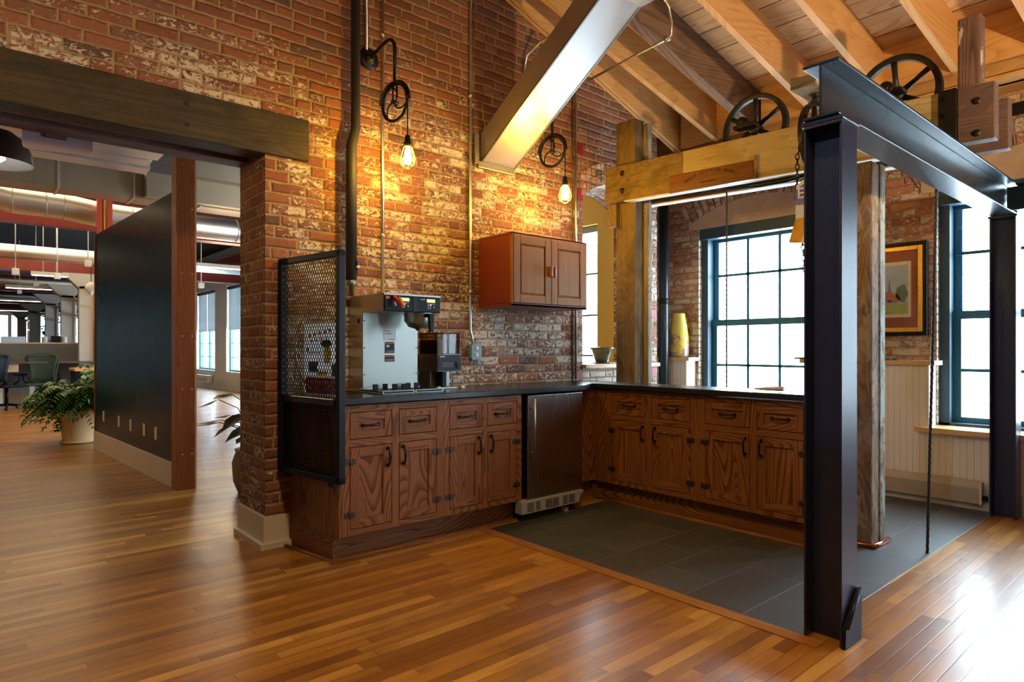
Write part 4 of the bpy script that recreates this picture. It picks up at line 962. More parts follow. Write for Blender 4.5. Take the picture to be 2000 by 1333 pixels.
for z0, z1, z2 in ((1.165, 1.228, 1.240), (1.110, 1.142, 1.154)):
    w1 = MB().box(xl+.008, 3.664, z0, xl+.078, 3.666, z1).build('warning_label', 'navy', b); MB().box(xl+.008, 3.6635, z1, xl+.078, 3.666, z2).build('warning_band', 'orange', w1)
    text('WARNING', .009, 'black', w1, (xl+.043, 3.6630, (z1+z2)/2), (1, 0, 0), (0, 0, 1))
    for k in range(3): MB().box(xl+.014, 3.6632, z0+.004+k*.006, xl+.072, 3.6645, z0+.006+k*.006).build('label_line', 'grille', w1)
m = MB().lathe([(0, -.001), (.009, -.001), (.009, 0)], (xl+.024, 3.664, 1.212), 14, 'y').lathe([(0, -.001), (.006, -.001), (.006, 0)], (xl+.035, 3.664, 1.212), 14, 'y'); m.build('label_symbol', 'white', b)

# grinder
g = thing('coffee_grinder', 'coffee grinder with amber hopper of beans, right of the brewer', 'grinder', (2.56, 3.68, .92))
GX0, GX1, GY = 2.455, 2.650, 3.60
MB().box(GX0, GY, 1.038, GX1, 3.84, 1.158).build('motor_housing', 'stainless_h', g, .003)
fp = MB().box(GX0+.004, GY-.004, 1.042, GX1-.004, GY, 1.154).build('face_plate', 'navy', g, .001)
text('BUNN', .014, 'white', fp, (GX0+.035, GY-.0045, 1.140), (1, 0, 0), (0, 0, 1))
for k in range(3): MB().box(GX0+.035, GY-.0045, 1.072+k*.012, GX0+.125, GY-.004, 1.0735+k*.012).build('instruction_line', 'grille', fp)
MB().box(GX1-.048, GY-.010, 1.062, GX1-.026, GY-.004, 1.102).build('switch', 'black', fp, .002)
MB().box(GX0, GY+.01, 1.158, GX1, 3.83, 1.30).build('hopper', 'smoke', g, .003)
MB().box(GX0+.004, GY+.014, 1.159, (GX0+GX1)/2-.004, 3.82, 1.255).box((GX0+GX1)/2+.004, GY+.014, 1.159, GX1-.004, 3.82, 1.235).build('beans', 'bean', g)
MB().box(GX0-.002, GY+.008, 1.298, GX1+.002, 3.832, 1.304).build('hopper_lid', 'black', g, .001)
MB().box(GX0+.005, 3.70, .925, GX1-.03, 3.83, 1.038).build('stand', 'stainless', g, .002)
MB().box(GX0+.05, 3.62, .925, GX0+.085, 3.70, 1.038).build('chute', 'black', g, .002)
MB().box(GX0-.01, 3.60, .921, GX1-.0, 3.84, .932).build('base', 'stainless', g, .002)
m = MB().box(GX0-.012, 3.58, .921, GX0+.012, 3.60, .938).box(GX1-.01, 3.58, .921, GX1+.02, 3.60, .938); m.build('base_foot', 'lightmetal', g, .002)

# wall socket
s_ = thing('wall_socket', 'blue-grey outdoor style double socket box on the brick wall', 'socket', (2.95, 3.84, 1.11))
MB().prism([(2.905, 3.815, 1.125), (2.915, 3.815, 1.110), (2.995, 3.815, 1.110), (3.0, 3.815, 1.125), (3.0, 3.815, 1.215), (2.99, 3.815, 1.232), (2.92, 3.815, 1.232), (2.905, 3.815, 1.215)], (0, .04, 0)).build('box', 'bluegrey', s_, .003)
for z in (1.200, 1.148): 
    o_ = MB().lathe([(0, -.004), (.016, -.003), (.016, .001)], (2.953, 3.815, z), 20, 'y').build('outlet', 'white', s_); MB().box(2.946, 3.810, z-.002, 2.949, 3.812, z+.008).box(2.957, 3.810, z-.002, 2.960, 3.812, z+.008).build('slot', 'black', o_)

# wall cabinet
w = thing('wall_cabinet', 'reddish wooden two-door wall cabinet with rounded grips', 'cabinet', (3.4, 3.66, 1.505))
WX0, WX1, WY, WZ0, WZ1 = 3.005, 3.795, 3.47, 1.503, 2.038
MB().box(WX0, WY+.02, WZ0+.022, WX0+.02, 3.858, WZ1-.022, 'z').box(WX0+.018, WY+.02, WZ0+.02, WX1-.018, 3.858, WZ1-.02, 'z').box(WX1-.02, WY+.02, WZ0+.022, WX1, 3.858, WZ1-.022, 'z').box(WX0, WY+.0, WZ0, WX1, 3.858, WZ0+.022, 'x').box(WX0, WY+.0, WZ1-.022, WX1, 3.858, WZ1, 'x').build('body', 'cherry', w, .004)
fr = MB().box(WX0, WY, WZ0, WX0+.012, WY+.022, WZ1, 'z').box(WX1-.012, WY, WZ0, WX1, WY+.022, WZ1, 'z').box(WX0, WY-.0, WZ0, WX1, WY+.022, WZ0+.020, 'x').box(WX0, WY, WZ1-.014, WX1, WY+.022, WZ1, 'x'); fr.build('front_rim', 'cabdoor', w, .004)
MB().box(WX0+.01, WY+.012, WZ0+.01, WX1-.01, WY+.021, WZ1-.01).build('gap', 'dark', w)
def wdoor(x0, x1, side):
    z0, z1 = WZ0+.025, WZ1-.018; s2 = .062
    m = MB().box(x0, WY-.002, z0, x0+s2, WY+.012, z1, 'z').box(x1-s2, WY-.002, z0, x1, WY+.012, z1, 'z').box(x0+s2, WY-.002, z0, x1-s2, WY+.012, z0+s2, 'x').box(x0+s2, WY-.002, z1-s2, x1-s2, WY+.012, z1, 'x')
    d = m.build('door', 'cabdoor', w, .005)
    P0 = (x0+s2, z0+s2, x1-s2, z1-s2); q = .016
    m = MB(); m.hexa([(P0[0], WY+.010, P0[1]), (P0[2], WY+.010, P0[1]), (P0[2], WY+.010, P0[3]), (P0[0], WY+.010, P0[3]), (P0[0]+q, WY+.0, P0[1]+q), (P0[2]-q, WY+.0, P0[1]+q), (P0[2]-q, WY+.0, P0[3]-q), (P0[0]+q, WY+.0, P0[3]-q)], 'z'); m.build('panel', 'cabdoor', d, .001)
    hx = x1-.028 if side else x0+.004
    MB().box(hx, WY-.035, 1.735, hx+.020, WY-.002, 1.815, 'z').build('grip', 'redwood', d, .006)
wdoor(WX0+.016, (WX0+WX1)/2-.002, 1); wdoor((WX0+WX1)/2+.002, WX1-.014, 0)

# expanded metal screen
A_ = Vector((1.578, 3.235, 0)); B_ = Vector((1.480, 3.850, 0)); U = (B_-A_); SL = U.length; U.normalize(); N = Vector((-U.y, U.x, 0))
sc = thing('mesh_screen', 'black framed expanded metal screen at the end of the counter', 'screen', (1.53, 3.53, .44))
def sp(u, n_, z): return A_+U*u+N*n_+Vector((0, 0, z))
def sbox(mb, u0, u1, n0, n1, z0, z1): return mb.hexa([sp(u0, n0, z0), sp(u1, n0, z0), sp(u1, n1, z0), sp(u0, n1, z0), sp(u0, n0, z1), sp(u1, n0, z1), sp(u1, n1, z1), sp(u0, n1, z1)])
ZB, ZT = .455, 1.735; fwid = .035
m = MB(); sbox(m, 0, fwid, -.025, .018, ZB, ZT); sbox(m, SL-fwid, SL, -.025, .018, ZB, ZT); sbox(m, 0, SL, -.025, .018, ZB, ZB+fwid); sbox(m, 0, SL, -.025, .018, ZT-fwid, ZT)
m.build('frame', 'mesh_black', sc, .003)
m = MB(); p_ = .0235; h_ = .040; ns = int((SL-2*fwid)/(p_/2)); nz = int((ZT-ZB-2*fwid)/(h_/2)); hw = .0015
for j in range(ns+1):
    u0 = fwid+j*p_/2; base = None
    for i in range(nz+1):
        z = ZB+fwid+i*h_/2; s_i = 1 if (i+j) % 2 else -1; u = min(max(u0+s_i*p_/4*.86, fwid*.5), SL-fwid*.5)
        for dz in (-h_*.10, h_*.10):
            n0 = m.pts([sp(u-hw, -.004, z+dz), sp(u+hw, -.004, z+dz), sp(u+hw, .000, z+dz), sp(u-hw, .000, z+dz)])
            if base is not None:
                for q in range(4): m.face([base+q, base+(q+1) % 4, n0+(q+1) % 4, n0+q])
            base = n0
m.build('expanded_mesh', 'mesh_black', sc)
m = MB()
for u in (.06, SL-.10): sbox(m, u, u+.05, -.02, .012, ZB-.022, ZB)
m.build('bracket', 'black', sc)
def paper_mat(c=(.94, .95, .97), name='translucent_paper'):
    t = NT(name); out = [n for n in t.t.nodes if n.type == 'OUTPUT_MATERIAL'][0]; tl = t.n('ShaderNodeBsdfTranslucent'); tl.inputs[0].default_value = (*c, 1)
    t.set(c, .5); mx = t.n('ShaderNodeMixShader'); mx.inputs[0].default_value = .65; t.l(t.b.outputs[0], mx.inputs[1]); t.l(tl.outputs[0], mx.inputs[2]); t.l(mx.outputs[0], out.inputs[0]); return t.m
cardt = thing('poster', 'white and red paper poster behind the mesh screen', 'poster', (1.60, 3.5, .93))
du = -.016
def pq(mb, u0, u1, z0, z1, n_, th=.001): return mb.hexa([sp(u0, n_, z0), sp(u1, n_, z0), sp(u1, n_-th, z0), sp(u0, n_-th, z0), sp(u0, n_, z1), sp(u1, n_, z1), sp(u1, n_-th, z1), sp(u0, n_-th, z1)])
nb = -.045
pq(MB(), .095, .44, .93, 1.345, nb, .001).build('sheet', paper_mat(), cardt)
pq(MB(), .095, .42, .935, 1.03, nb+.001).build('red_band', paper_mat((.55, .03, .02), 'red_band_print'), cardt)
m = MB()
for k in range(4): pq(m, .11+k*.078, .165+k*.078, .955, .972, nb+.002); pq(m, .12+k*.075, .17+k*.075, .995, 1.01, nb+.002)
m.build('band_lettering', paper_mat(name='white_print'), cardt)
def ell(cx, cz, rx, rz, n_, mat, name):
    mb = MB(); P = [sp(cx+rx*math.cos(2*PI*k/24), n_, cz+rz*math.sin(2*PI*k/24)) for k in range(24)]; mb.prism(P, N*.001); return mb.build(name, mat, cardt)
py_ = paper_mat((.80, .62, .12), 'yellow_print'); pr_ = paper_mat((.55, .03, .02), 'red_print'); pg_ = paper_mat((.12, .20, .20), 'grey_green_print')
ell(.21, 1.225, .052, .022, nb+.001, 'black', 'dark_cap'); ell(.200, 1.165, .034, .058, nb+.001, py_, 'yellow_shape')
pq(MB(), .30, .39, 1.06, 1.12, nb+.001).build('grey_patch', pg_, cardt); pq(MB(), .10, .16, 1.04, 1.11, nb+.001).build('grey_patch', pg_, cardt); pq(MB(), .20, .30, 1.04, 1.07, nb+.001).build('yellow_patch', py_, cardt)
m = MB()
for k, (u, z, s__) in enumerate(((.38, 1.27, .03), (.33, 1.28, .025), (.28, 1.285, .03), (.23, 1.29, .03), (.18, 1.30, .03), (.36, 1.24, .02), (.31, 1.245, .02), (.26, 1.25, .025), (.21, 1.255, .02), (.40, 1.19, .03))): pq(m, u-s__*.5, u+s__*.3, z-.010, z+.010, nb+.002)
pq(m, .27, .40, 1.168, 1.174, nb+.002); m.build('red_lettering', pr_, cardt)
rt_ = thing('cable_loop', 'cream cable loop hanging behind the mesh screen', 'cable', (1.6, 3.6, 1.0))
m = MB(); m.torus(sp(.28, -.035, 1.19), .235, .0065, N, 60, 6, xdir=U); m.build('cable', 'cord', rt_)

# sill pot, vase, tray, picture
MB_ = MB().lathe([(.0, 0), (.060, 0), (.066, .006), (.094, .10), (.105, .125), (.118, .132), (.120, .142), (.112, .147), (.100, .140), (.088, .10), (.0, .10)], (0, 0, 0), 36, cap=False)
o = MB_.build('plant_pot', 'olive'); o.location = (4.575, 3.99, 1.063); tag(o, 'olive glazed ceramic pot on the sill of the arched opening', 'pot')
o.scale = (.98, .98, .98)
MB_ = MB().lathe([(.0, 0), (.095, 0), (.10, .004), (.10, .008), (.0, .008)], (0, 0, 0), 28, cap=False); o = MB_.build('saucer', 'olive'); o.location = (4.575, 3.99, 1.056); tag(o, 'shallow saucer under the olive glazed pot', 'saucer')
MB_ = MB().lathe([(.0, 0), (.098, 0), (.105, .02), (.108, .12), (.098, .26), (.080, .38), (.066, .46), (.062, .465), (.055, .46), (.06, .38), (.0, .36)], (0, 0, 0), 36, cap=False)
o = MB_.build('vase', 'vase'); o.location = (5.80, 3.985, 1.101); tag(o, 'tall mottled yellow and brown vase on the ledge by the window', 'vase')
solo('tray', MB().box(5.71, 1.915, 1.10, 5.86, 2.70, 1.117), 'greydark', 'long flat grey tray on the wooden ledge below the picture', 'tray', bevel=.003)
pc = thing('framed_picture', 'gold and black framed watercolour of a church, hung on brick', 'picture', (5.88, 2.03, 1.30))
PY0, PY1, PZ0, PZ1 = 1.695, 2.42, 1.30, 2.065
def fring(mb, o_, i_, x0, x1):
    mb.box(x0, PY0+o_, PZ0+o_, x1, PY0+i_, PZ1-o_).box(x0, PY1-i_, PZ0+o_, x1, PY1-o_, PZ1-o_).box(x0, PY0+i_, PZ0+o_, x1, PY1-i_, PZ0+i_).box(x0, PY0+i_, PZ1-i_, x1, PY1-i_, PZ1-o_); return mb
fring(MB(), 0, .030, 5.855, 5.897).build('outer_frame', 'black', pc, .005)
fring(MB(), .030, .068, 5.862, 5.897).build('gold_frame', 'gold', pc, .004)
MB().box(5.885, PY0+.06, PZ0+.06, 5.895, PY1-.06, PZ1-.06).build('mount', 'mat_red', pc)
y0, y1, z0, z1 = 1.828, 2.30, 1.465, 1.90
MB().box(5.882, y0-.012, z0-.012, 5.886, y1+.012, z1+.012).build('paper_border', 'linen', pc)
MB().box(5.880, y0+.012, z0+.016, 5.883, y1-.01, z1-.016).build('painted_sky', 'sky', pc)
ar = MB().box(5.879, y0+.012, z0+.016, 5.8805, y1-.01, z0+.10).build('painted_lawn', 'grass', pc)
def blob(cy, cz, ry, rz_, mat, name, x=5.8788):
    mb = MB(); P = [(x, cy+ry*math.cos(2*PI*k/26)*(1+.12*math.sin(5*k)), cz+rz_*math.sin(2*PI*k/26)*(1+.12*math.cos(7*k))) for k in range(26)]; mb.prism(P, (.0008, 0, 0)); return mb.build(name, mat, pc)
blob(1.885, 1.65, .045, .07, 'ptree', 'painted_tree'); blob(1.945, 1.61, .05, .04, 'pbrick', 'painted_shrub'); blob(1.99, 1.585, .03, .03, 'purple', 'painted_shrub')
MB().box(5.8784, 1.955, 1.60, 5.8795, 2.02, 1.665).build('painted_church', 'pbrick', pc)
MB().prism([(5.8782, 1.965, 1.665), (5.8782, 1.985, 1.665), (5.8782, 1.976, 1.785)], (.001, 0, 0)).build('painted_spire', 'ptree', pc)
MB().box(5.8784, 2.06, 1.545, 5.8795, 2.10, 1.80).build('painted_tower', 'pyellow', pc)
MB().box(5.868, PY0+.05, PZ0+.05, 5.870, PY1-.05, PZ1-.05).build('glazing', 'glass', pc)

# ---------------------------------------------------------------- office beyond the opening
XO = 5.75
oy = MB()
def ow(mb, y0, y1, z0, z1): mb.box(XO, y0, z0, 6.2, y1, z1)
ow(oy, 4.31, 5.09, 0, 3.9); ow(oy, 5.09, 7.1, 0, .60); ow(oy, 5.09, 7.1, 2.68, 3.9); ow(oy, 7.1, 8.0, 0, 3.9)
struct('wall_far_right', oy, 'yellow_wall', 'yellow plaster wall seen through the arched opening')
owins = [(10.95, 12.94), (14.0, 15.99), (17.0, 18.99), (20.04, 21.97)]
ow_ = MB(); y = 8.0
for a, b in owins: ow(ow_, y, a, 0, 4.2); ow(ow_, a, b, 0, .53); ow(ow_, a, b, 2.95, 4.2); y = b
ow(ow_, y, 46, 0, 4.2)
struct('wall_far_right', ow_, 'white_wall', 'white plaster wall of the far office')
def owindow(n, a, b, z0, z1, shade=None, cols=3, rows=5):
    f = MB().box(XO+.10, a, z0, XO+.18, a+.05, z1).box(XO+.10, b-.05, z0, XO+.18, b, z1).box(XO+.10, a, z0, XO+.18, b, z0+.05).box(XO+.10, a, z1-.05, XO+.18, b, z1).box(XO+.11, (a+b)/2-.05, z0, XO+.17, (a+b)/2+.05, z1)
    o = f.build('window_%d' % n, 'teal'); o['kind'] = 'structure'; s = MB()
    for k in range(1, cols+1):
        for h0, h1 in ((a, (a+b)/2), ((a+b)/2, b)):
            y = h0+(h1-h0)*k/(cols+1); s.box(XO+.13, y-.008, z0, XO+.15, y+.008, z1)
    for k in range(1, rows+1): z = z0+(z1-z0)*k/(rows+1); s.box(XO+.13, a, z-.01, XO+.15, b, z+.01)
    s.build('muntin', 'teal', o, world=False)
    MB().box(XO+.138, a, z0, XO+.141, b, z1).build('pane', 'glass', o, world=False)
    if shade: MB().box(XO+.02, a+.02, z1-.08, XO+.10, b-.02, z1).build('shade_box', 'black', o, world=False); MB().box(XO+.055, a+.03, shade, XO+.058, (a+b)/2-.02, z1-.08).box(XO+.055, (a+b)/2+.02, shade, XO+.058, b-.03, z1-.08).build('roller_shade', 'shade', o, world=False)
for k, (a, b) in enumerate(owins): owindow(20+k, a, b, .53, 2.93, 1.70)
f = MB().box(XO+.06, 5.09, 2.60, XO+.14, 7.1, 2.68).box(XO+.10, 5.09, .6, XO+.16, 5.11, 2.6)
for z in (2.107, 1.601, 1.107): f.box(XO+.12, 5.09, z-.012, XO+.15, 7.1, z+.012)
f.box(XO+.12, 6.08, .6, XO+.15, 6.13, 2.6)
o = f.build('window_30', 'greydark'); o['kind'] = 'structure'; MB().box(XO+.135, 5.09, .6, XO+.138, 7.1, 2.6).build('pane', 'glass', o, world=False)

eb = MB().box(-4.5, 45, 0, 1.4, 45.3, 4.4).box(1.4, 45, 0, 6.2, 45.3, .9).box(1.4, 45, 3.0, 6.2, 45.3, 4.4)
for x in (2.1, 2.95, 3.75, 4.55, 5.4): eb.box(x, 44.95, .9, x+.16, 45.3, 3.0)
struct('wall_back', eb, 'white_wall', 'far end wall of the office with a row of bright windows')
struct('ceiling', MB().box(-4.7, 4.31, 4.0, 6.2, 45.3, 4.2), 'dark', 'dark roof void above the office')
struct('baseboard_right', MB().box(XO-.02, 8, 0, XO, 45, .16), 'white_trim')
tg = thing('office_heater', 'cream heater low on the far white office wall', 'heater', (5.7, 20.5, .12)); MB().box(5.62, 20.2, .15, 5.73, 21.9, .38).build('casing', 'white_trim', tg, .01)
MB().box(5.61, 20.4, .20, 5.63, 21.7, .30).build('grille', 'tan', tg)

# blue partition wall
A1, A2 = Vector((1.40, 6.06, 0)), Vector((1.24, 9.0, 0)); d1 = (A2-A1); LB = d1.length; d1.normalize(); n1 = Vector((-d1.y, d1.x, 0))  # n1 points to -x
def bp_(u, n_, z): return A1+d1*u+n1*n_+Vector((0, 0, z))
def bbox(mb, u0, u1, n0, n1_, z0, z1): return mb.hexa([bp_(u0, n0, z0), bp_(u1, n0, z0), bp_(u1, n1_, z0), bp_(u0, n1_, z0), bp_(u0, n0, z1), bp_(u1, n0, z1), bp_(u1, n1_, z1), bp_(u0, n1_, z1)])
pw = thing('partition_wall', 'glossy blue-black freestanding partition wall with a cream base', 'partition', (1.32, 7.5, 0))
bbox(MB(), .0, LB, -.12, 0, 0, 2.545).build('panel', 'bluewall', pw)
bbox(MB(), -.005, LB+.01, 0, .018, 0, .215).build('base_board', 'white_trim', pw, .003)
bbox(MB(), LB, LB+.02, -.13, .01, 0, 2.55).build('end_trim', 'redwood', pw)
for px_, v0 in ((203, 2.50), (233, 2.0), (256, 1.55), (282, 1.12), (305, .72)):
    a = (px_-1000)/1250.0; fx, fy = math.cos(AZ)+math.sin(AZ)*a, math.sin(AZ)-math.cos(AZ)*a
    # point on the panel line seen in that direction
    den = fx*d1.y-fy*d1.x; tt = (A1.x*d1.y-A1.y*d1.x)/den; P = Vector((fx*tt, fy*tt, 0)); u = (P-A1).dot(d1)
    o_ = bbox(MB(), u-.036, u+.036, 0, .006, .36, .475).build('outlet_plate', 'white_trim', pw, .001)
pp = thing('wooden_post', 'red-brown squared timber post at the near end of the blue partition', 'post', (1.48, 5.98, 0))
MB().box(1.385, 5.90, 0, 1.535, 6.055, 3.9, 'z').build('post', 'redwood', pp, .004)
MB().box(1.535, 5.905, 0, 1.545, 6.05, 3.9, 'z').build('edge_strip', 'maple', pp)
m = MB()
for z in (2.38, 1.83, 1.30, .85, .30, 2.75):
    for x in (1.43, 1.505): m.lathe([(0, -.003), (.006, -.002), (.007, 0)], (x, 5.90, z), 8, 'y')
m.build('screw', 'brass', pp)
rp = thing('steel_column', 'orange-red steel column behind the far end of the blue partition', 'column', (1.38, 9.3, 0))
MB().box(1.285, 9.20, 0, 1.345, 9.22, 3.9).box(1.385, 9.20, 0, 1.445, 9.22, 3.9).box(1.285, 9.22, 0, 1.445, 9.26, 3.9).build('shaft', 'redbright', rp)
MB().cyl((1.365, 9.20, 0), (1.365, 9.20, 3.9), .016, 10).build('conduit', 'brass', rp)

# ducts and beams across the office ceiling
def solo_box(name, mat, label, cat, *a, group=None): return solo(name, MB().box(*a), mat, label, cat, group)
t = thing('rectangular_duct', 'long rectangular sheet metal duct crossing behind the partition top', 'duct', (0, 8.7, 2.95))
MB().box(-4.4, 8.5, 2.95, 5.5, 8.88, 3.24).build('body', 'galv_dull', t)
for k in range(-2, 6): x = k*.72+.10; MB().box(x, 8.488, 2.94, x+.02, 8.89, 3.25).build('joint_flange', 'galv', t)
t = thing('flat_duct', 'wide flat pale metal duct close above the wide opening', 'duct', (-.5, 7.0, 3.0))
MB().box(-4, 6.60, 3.0, 1.45, 6.88, 3.10).box(-4, 6.94, 3.0, 1.42, 7.16, 3.10).box(-4, 7.22, 2.99, 1.46, 7.46, 3.10).build('strip', 'galv', t)
MB().box(-4, 6.6, 3.03, 1.40, 7.4, 3.09).build('shadow_gap', 'greydark', t)
t = thing('round_duct', 'bent round spiral duct with seams below the rectangular one', 'duct', (0, 9.6, 2.75))
R_ = .155; P = [(-1.2, 9.5, 3.35), (-.2, 9.5, 3.25), (.10, 9.5, 3.08), (.30, 9.5, 2.97), (.48, 9.5, 2.94), (.98, 9.5, 2.93), (1.35, 9.5, 2.88), (1.7, 9.5, 2.87), (5.5, 9.5, 2.87)]
MB().tube(P, R_, 26).build('body', 'galv', t)
m = MB()
for i in range(2, 8): p = Vector(P[i]); m.torus(p, R_+.001, .006, (1, 0, 0), 30, 6)
for x in (.12+.68, 2.2, 3.0, 3.8): m.torus((x, 9.5, 2.935 if x < 1 else 2.87), R_+.001, .006, (1, 0, 0), 30, 6)
m.build('seam', 'galv_dull', t)
for k, (y, lab) in enumerate(((10.5, 'nearest oxide red steel beam crossing the office ceiling'), (16.9, 'second oxide red steel beam crossing the office ceiling'), (23.3, 'third oxide red steel beam crossing the office ceiling'), (29.7, 'fourth oxide red steel beam, deep in the office'), (36.1, 'farthest oxide red steel beam, deep in the office'))):
    m = MB().box(-4.4, y-.01, 2.85, 5.7, y+.01, 3.32).box(-4.4, y-.12, 2.83, 5.7, y+.12, 2.85).box(-4.4, y-.12, 3.32, 5.7, y+.12, 3.34)
    solo('steel_beam', m, 'redsteel', lab, 'beam')
solo('steel_beam', MB().box(5.45, 4.6, 3.30, 5.75, 45, 3.62), 'redsteel', 'oxide red beam lying along the top of the white office wall', 'beam')
for k, (y, lab) in enumerate(((15.3, 'long round duct behind the second red beam'), (22.0, 'long round duct deeper in the office'), (28.5, 'farthest long round duct in the office'))):
    solo('round_duct', MB().tube([(-4, y, 3.04), (2.2, y, 3.02), (5.4, y, 3.02)], .135, 20), 'galv', lab, 'duct')
t = thing('rectangular_duct', 'stubby vertical duct box on the far side of the partition post', 'duct', (2.3, 8.4, 3.0))
MB().box(2.05, 8.2, 3.24, 2.9, 8.48, 3.75).box(1.65, 8.35, 2.96, 3.3, 8.485, 3.24).build('body', 'galv_dull', t)
# truss members in the roof void
m = MB(); m.tube([(-1, 12.5, 3.3), (1.0, 12.5, 3.9)], .04, 8).tube([(.2, 13, 3.2), (2.6, 13, 3.7)], .05, 8)
solo('roof_truss', m, 'grey', 'dark truss bars in the office roof void', 'truss')
# skylight patch
solo('skylight', MB().box(.55, 13.4, 3.60, 1.0, 14.2, 3.64), 'tube', 'bright skylight patch in the dark office roof', 'skylight')
# linear lights
for (x0, x1, y, z, lab) in ((1.95, 5.0, 14.0, 2.86, 'white linear light fixture nearest behind the red-brown post'), (1.10, 1.72, 15.9, 2.66, 'short white linear light left of the blue partition edge'), (.9, 3.6, 20.5, 2.72, 'long pale linear light in the middle of the office'), (.2, 2.4, 26.0, 2.72, 'linear light further back in the office'), (-.5, 2.2, 33.0, 2.72, 'linear light at the back of the office')):
    t = thing('linear_light', lab, 'light', ((x0+x1)/2, y, z)); MB().box(x0, y-.06, z, x1, y+.06, z+.07).build('housing', 'lightmetal', t)
    for xr in (x0+.2, x1-.2): MB().cyl((xr, y, z+.06), (xr, y, 4.0), .006, 6).build('hanger_rod', 'lightmetal', t); MB().box(x0+.02, y-.04, z-.012, x1-.02, y+.04, z).build('tube', 'tube', t)
for k, (px_, py_, y) in enumerate(((172, 515, 13.5), (30, 531, 13.5), (112, 540, 15.0), (70, 555, 17.5), (38, 570, 21.0), (393, 558, 14.0))):
    a = (px_-1000)/1250.0; fx, fy = math.cos(AZ)+math.sin(AZ)*a, math.sin(AZ)-math.cos(AZ)*a; tt = y/fy; P = Vector((fx*tt, y, CAMZ+(680-py_)/1250*tt))
    labs = ['pendant sensor box left of the blue partition top edge', 'pendant sensor at the left edge of the office view', 'pendant sensor between the second beam and round duct', 'pendant sensor below the deeper round duct', 'farthest pendant sensor at the left', 'pendant sensor in front of the white wall right of the red-brown post']
    t = thing('pendant_sensor', labs[k], 'sensor', tuple(P)); MB().box(P.x-.05, P.y-.05, P.z-.055, P.x+.05, P.y+.05, P.z+.055).build('box', 'lightmetal', t, .01); MB().cyl(P+Vector((0, 0, .05)), Vector((P.x, P.y, 4.0)), .008, 6).build('cord', 'lightmetal', t)
# columns with flared heads
for k, (y, lab) in enumerate(((16.9, 'nearest pale office column with a flared head'), (20.1, 'second pale office column from the partition'), (24.0, 'third pale office column from the partition'), (29.5, 'fourth pale office column, far back'), (36.0, 'fifth pale office column, far back at the left'))):
    t = thing('column', lab, 'column', (2.14, y, 0)); w_ = .13
    MB().box(2.14-w_, y-.13, 0, 2.14+w_, y+.13, 2.55).prism([(2.14-w_, y-.13, 2.5), (2.14+w_, y-.13, 2.5), (2.14+w_+.30, y-.13, 2.83), (2.14-w_-.30, y-.13, 2.83)], (0, .26, 0)).build('shaft', 'column', t)
    MB().cyl((2.30, y-.15, 0), (2.30, y-.15, 2.5), .035, 10).build('pipe', 'lightmetal' if k else 'brass', t)
m = MB()
for y in (14.5, 17, 19.5): m.tube([(2.35, y, 2.42), (2.35, y+2.2, 2.42)], .05, 10).tube([(2.50, y, 2.30), (2.50, y+2.2, 2.30)], .03, 8).tube([(2.35, y, 2.05), (2.35, y+2.2, 2.05)], .02, 6)
m.tube([(2.35, 21, 2.42), (2.35, 36, 2.42)], .05, 10).tube([(2.4, 17, 2.0), (2.4, 36, 2.0)], .03, 8)
solo('pipe_run', m, 'galv', 'bundle of pipes running along the office columns', 'pipes')
# red-blue doors beside far window
solo('panel', MB().box(3.3, 22.0, 0, 3.7, 22.1, 2.3), 'navy', 'dark blue upright panel deep in the office', 'panel')
solo('panel', MB().box(3.72, 22.0, 0, 3.9, 22.1, 2.4), 'redsteel', 'red upright strip beside the dark blue panel', 'panel')

# work desk with grey partition
def px(x, y, D):
    a = (x-1000)/1250.0; return Vector(((math.cos(AZ)+math.sin(AZ)*a)*D, (math.sin(AZ)-math.cos(AZ)*a)*D, CAMZ+(680-y)/1250*D))
t = thing('office_desk', 'office desk with white T legs and a grey fabric screen', 'desk', (1.6, 17.4, 0))
MB().box(.45, 17.3, .36, 3.2, 17.36, 1.29).build('fabric_screen', 'grey', t, .01)
MB().box(.45, 17.3, 1.29, 3.2, 17.36, 1.32).build('screen_trim', 'galv_dull', t)
MB().box(.42, 16.55, .875, 3.2, 17.28, .91, 'x').build('desktop', 'timber_purple', t, .004)
for x in (.62, 1.15, 2.7): MB().box(x, 16.9, .03, x+.09, 16.98, .875).box(x+.02, 16.5, .0, x+.07, 17.3, .035).build('leg', 'lightmetal', t)
MB().box(.55, 16.6, .70, .95, 17.0, .87).build('pencil_drawer', 'tan', t, .01)
MB().cyl((.60, 17.2, .8), (.60, 17.2, 1.36), .07, 12).build('end_post', 'brass', t)
solo('cabinet_pedestal', MB().box(1.50, 17.0, 0, 1.85, 17.25, .40), 'white', 'white pedestal drawer under the office desk', 'cabinet')
MB().box(.52, 17.05, .0, .60, 17.28, .80).build('end_panel', 'bluegrey', t)
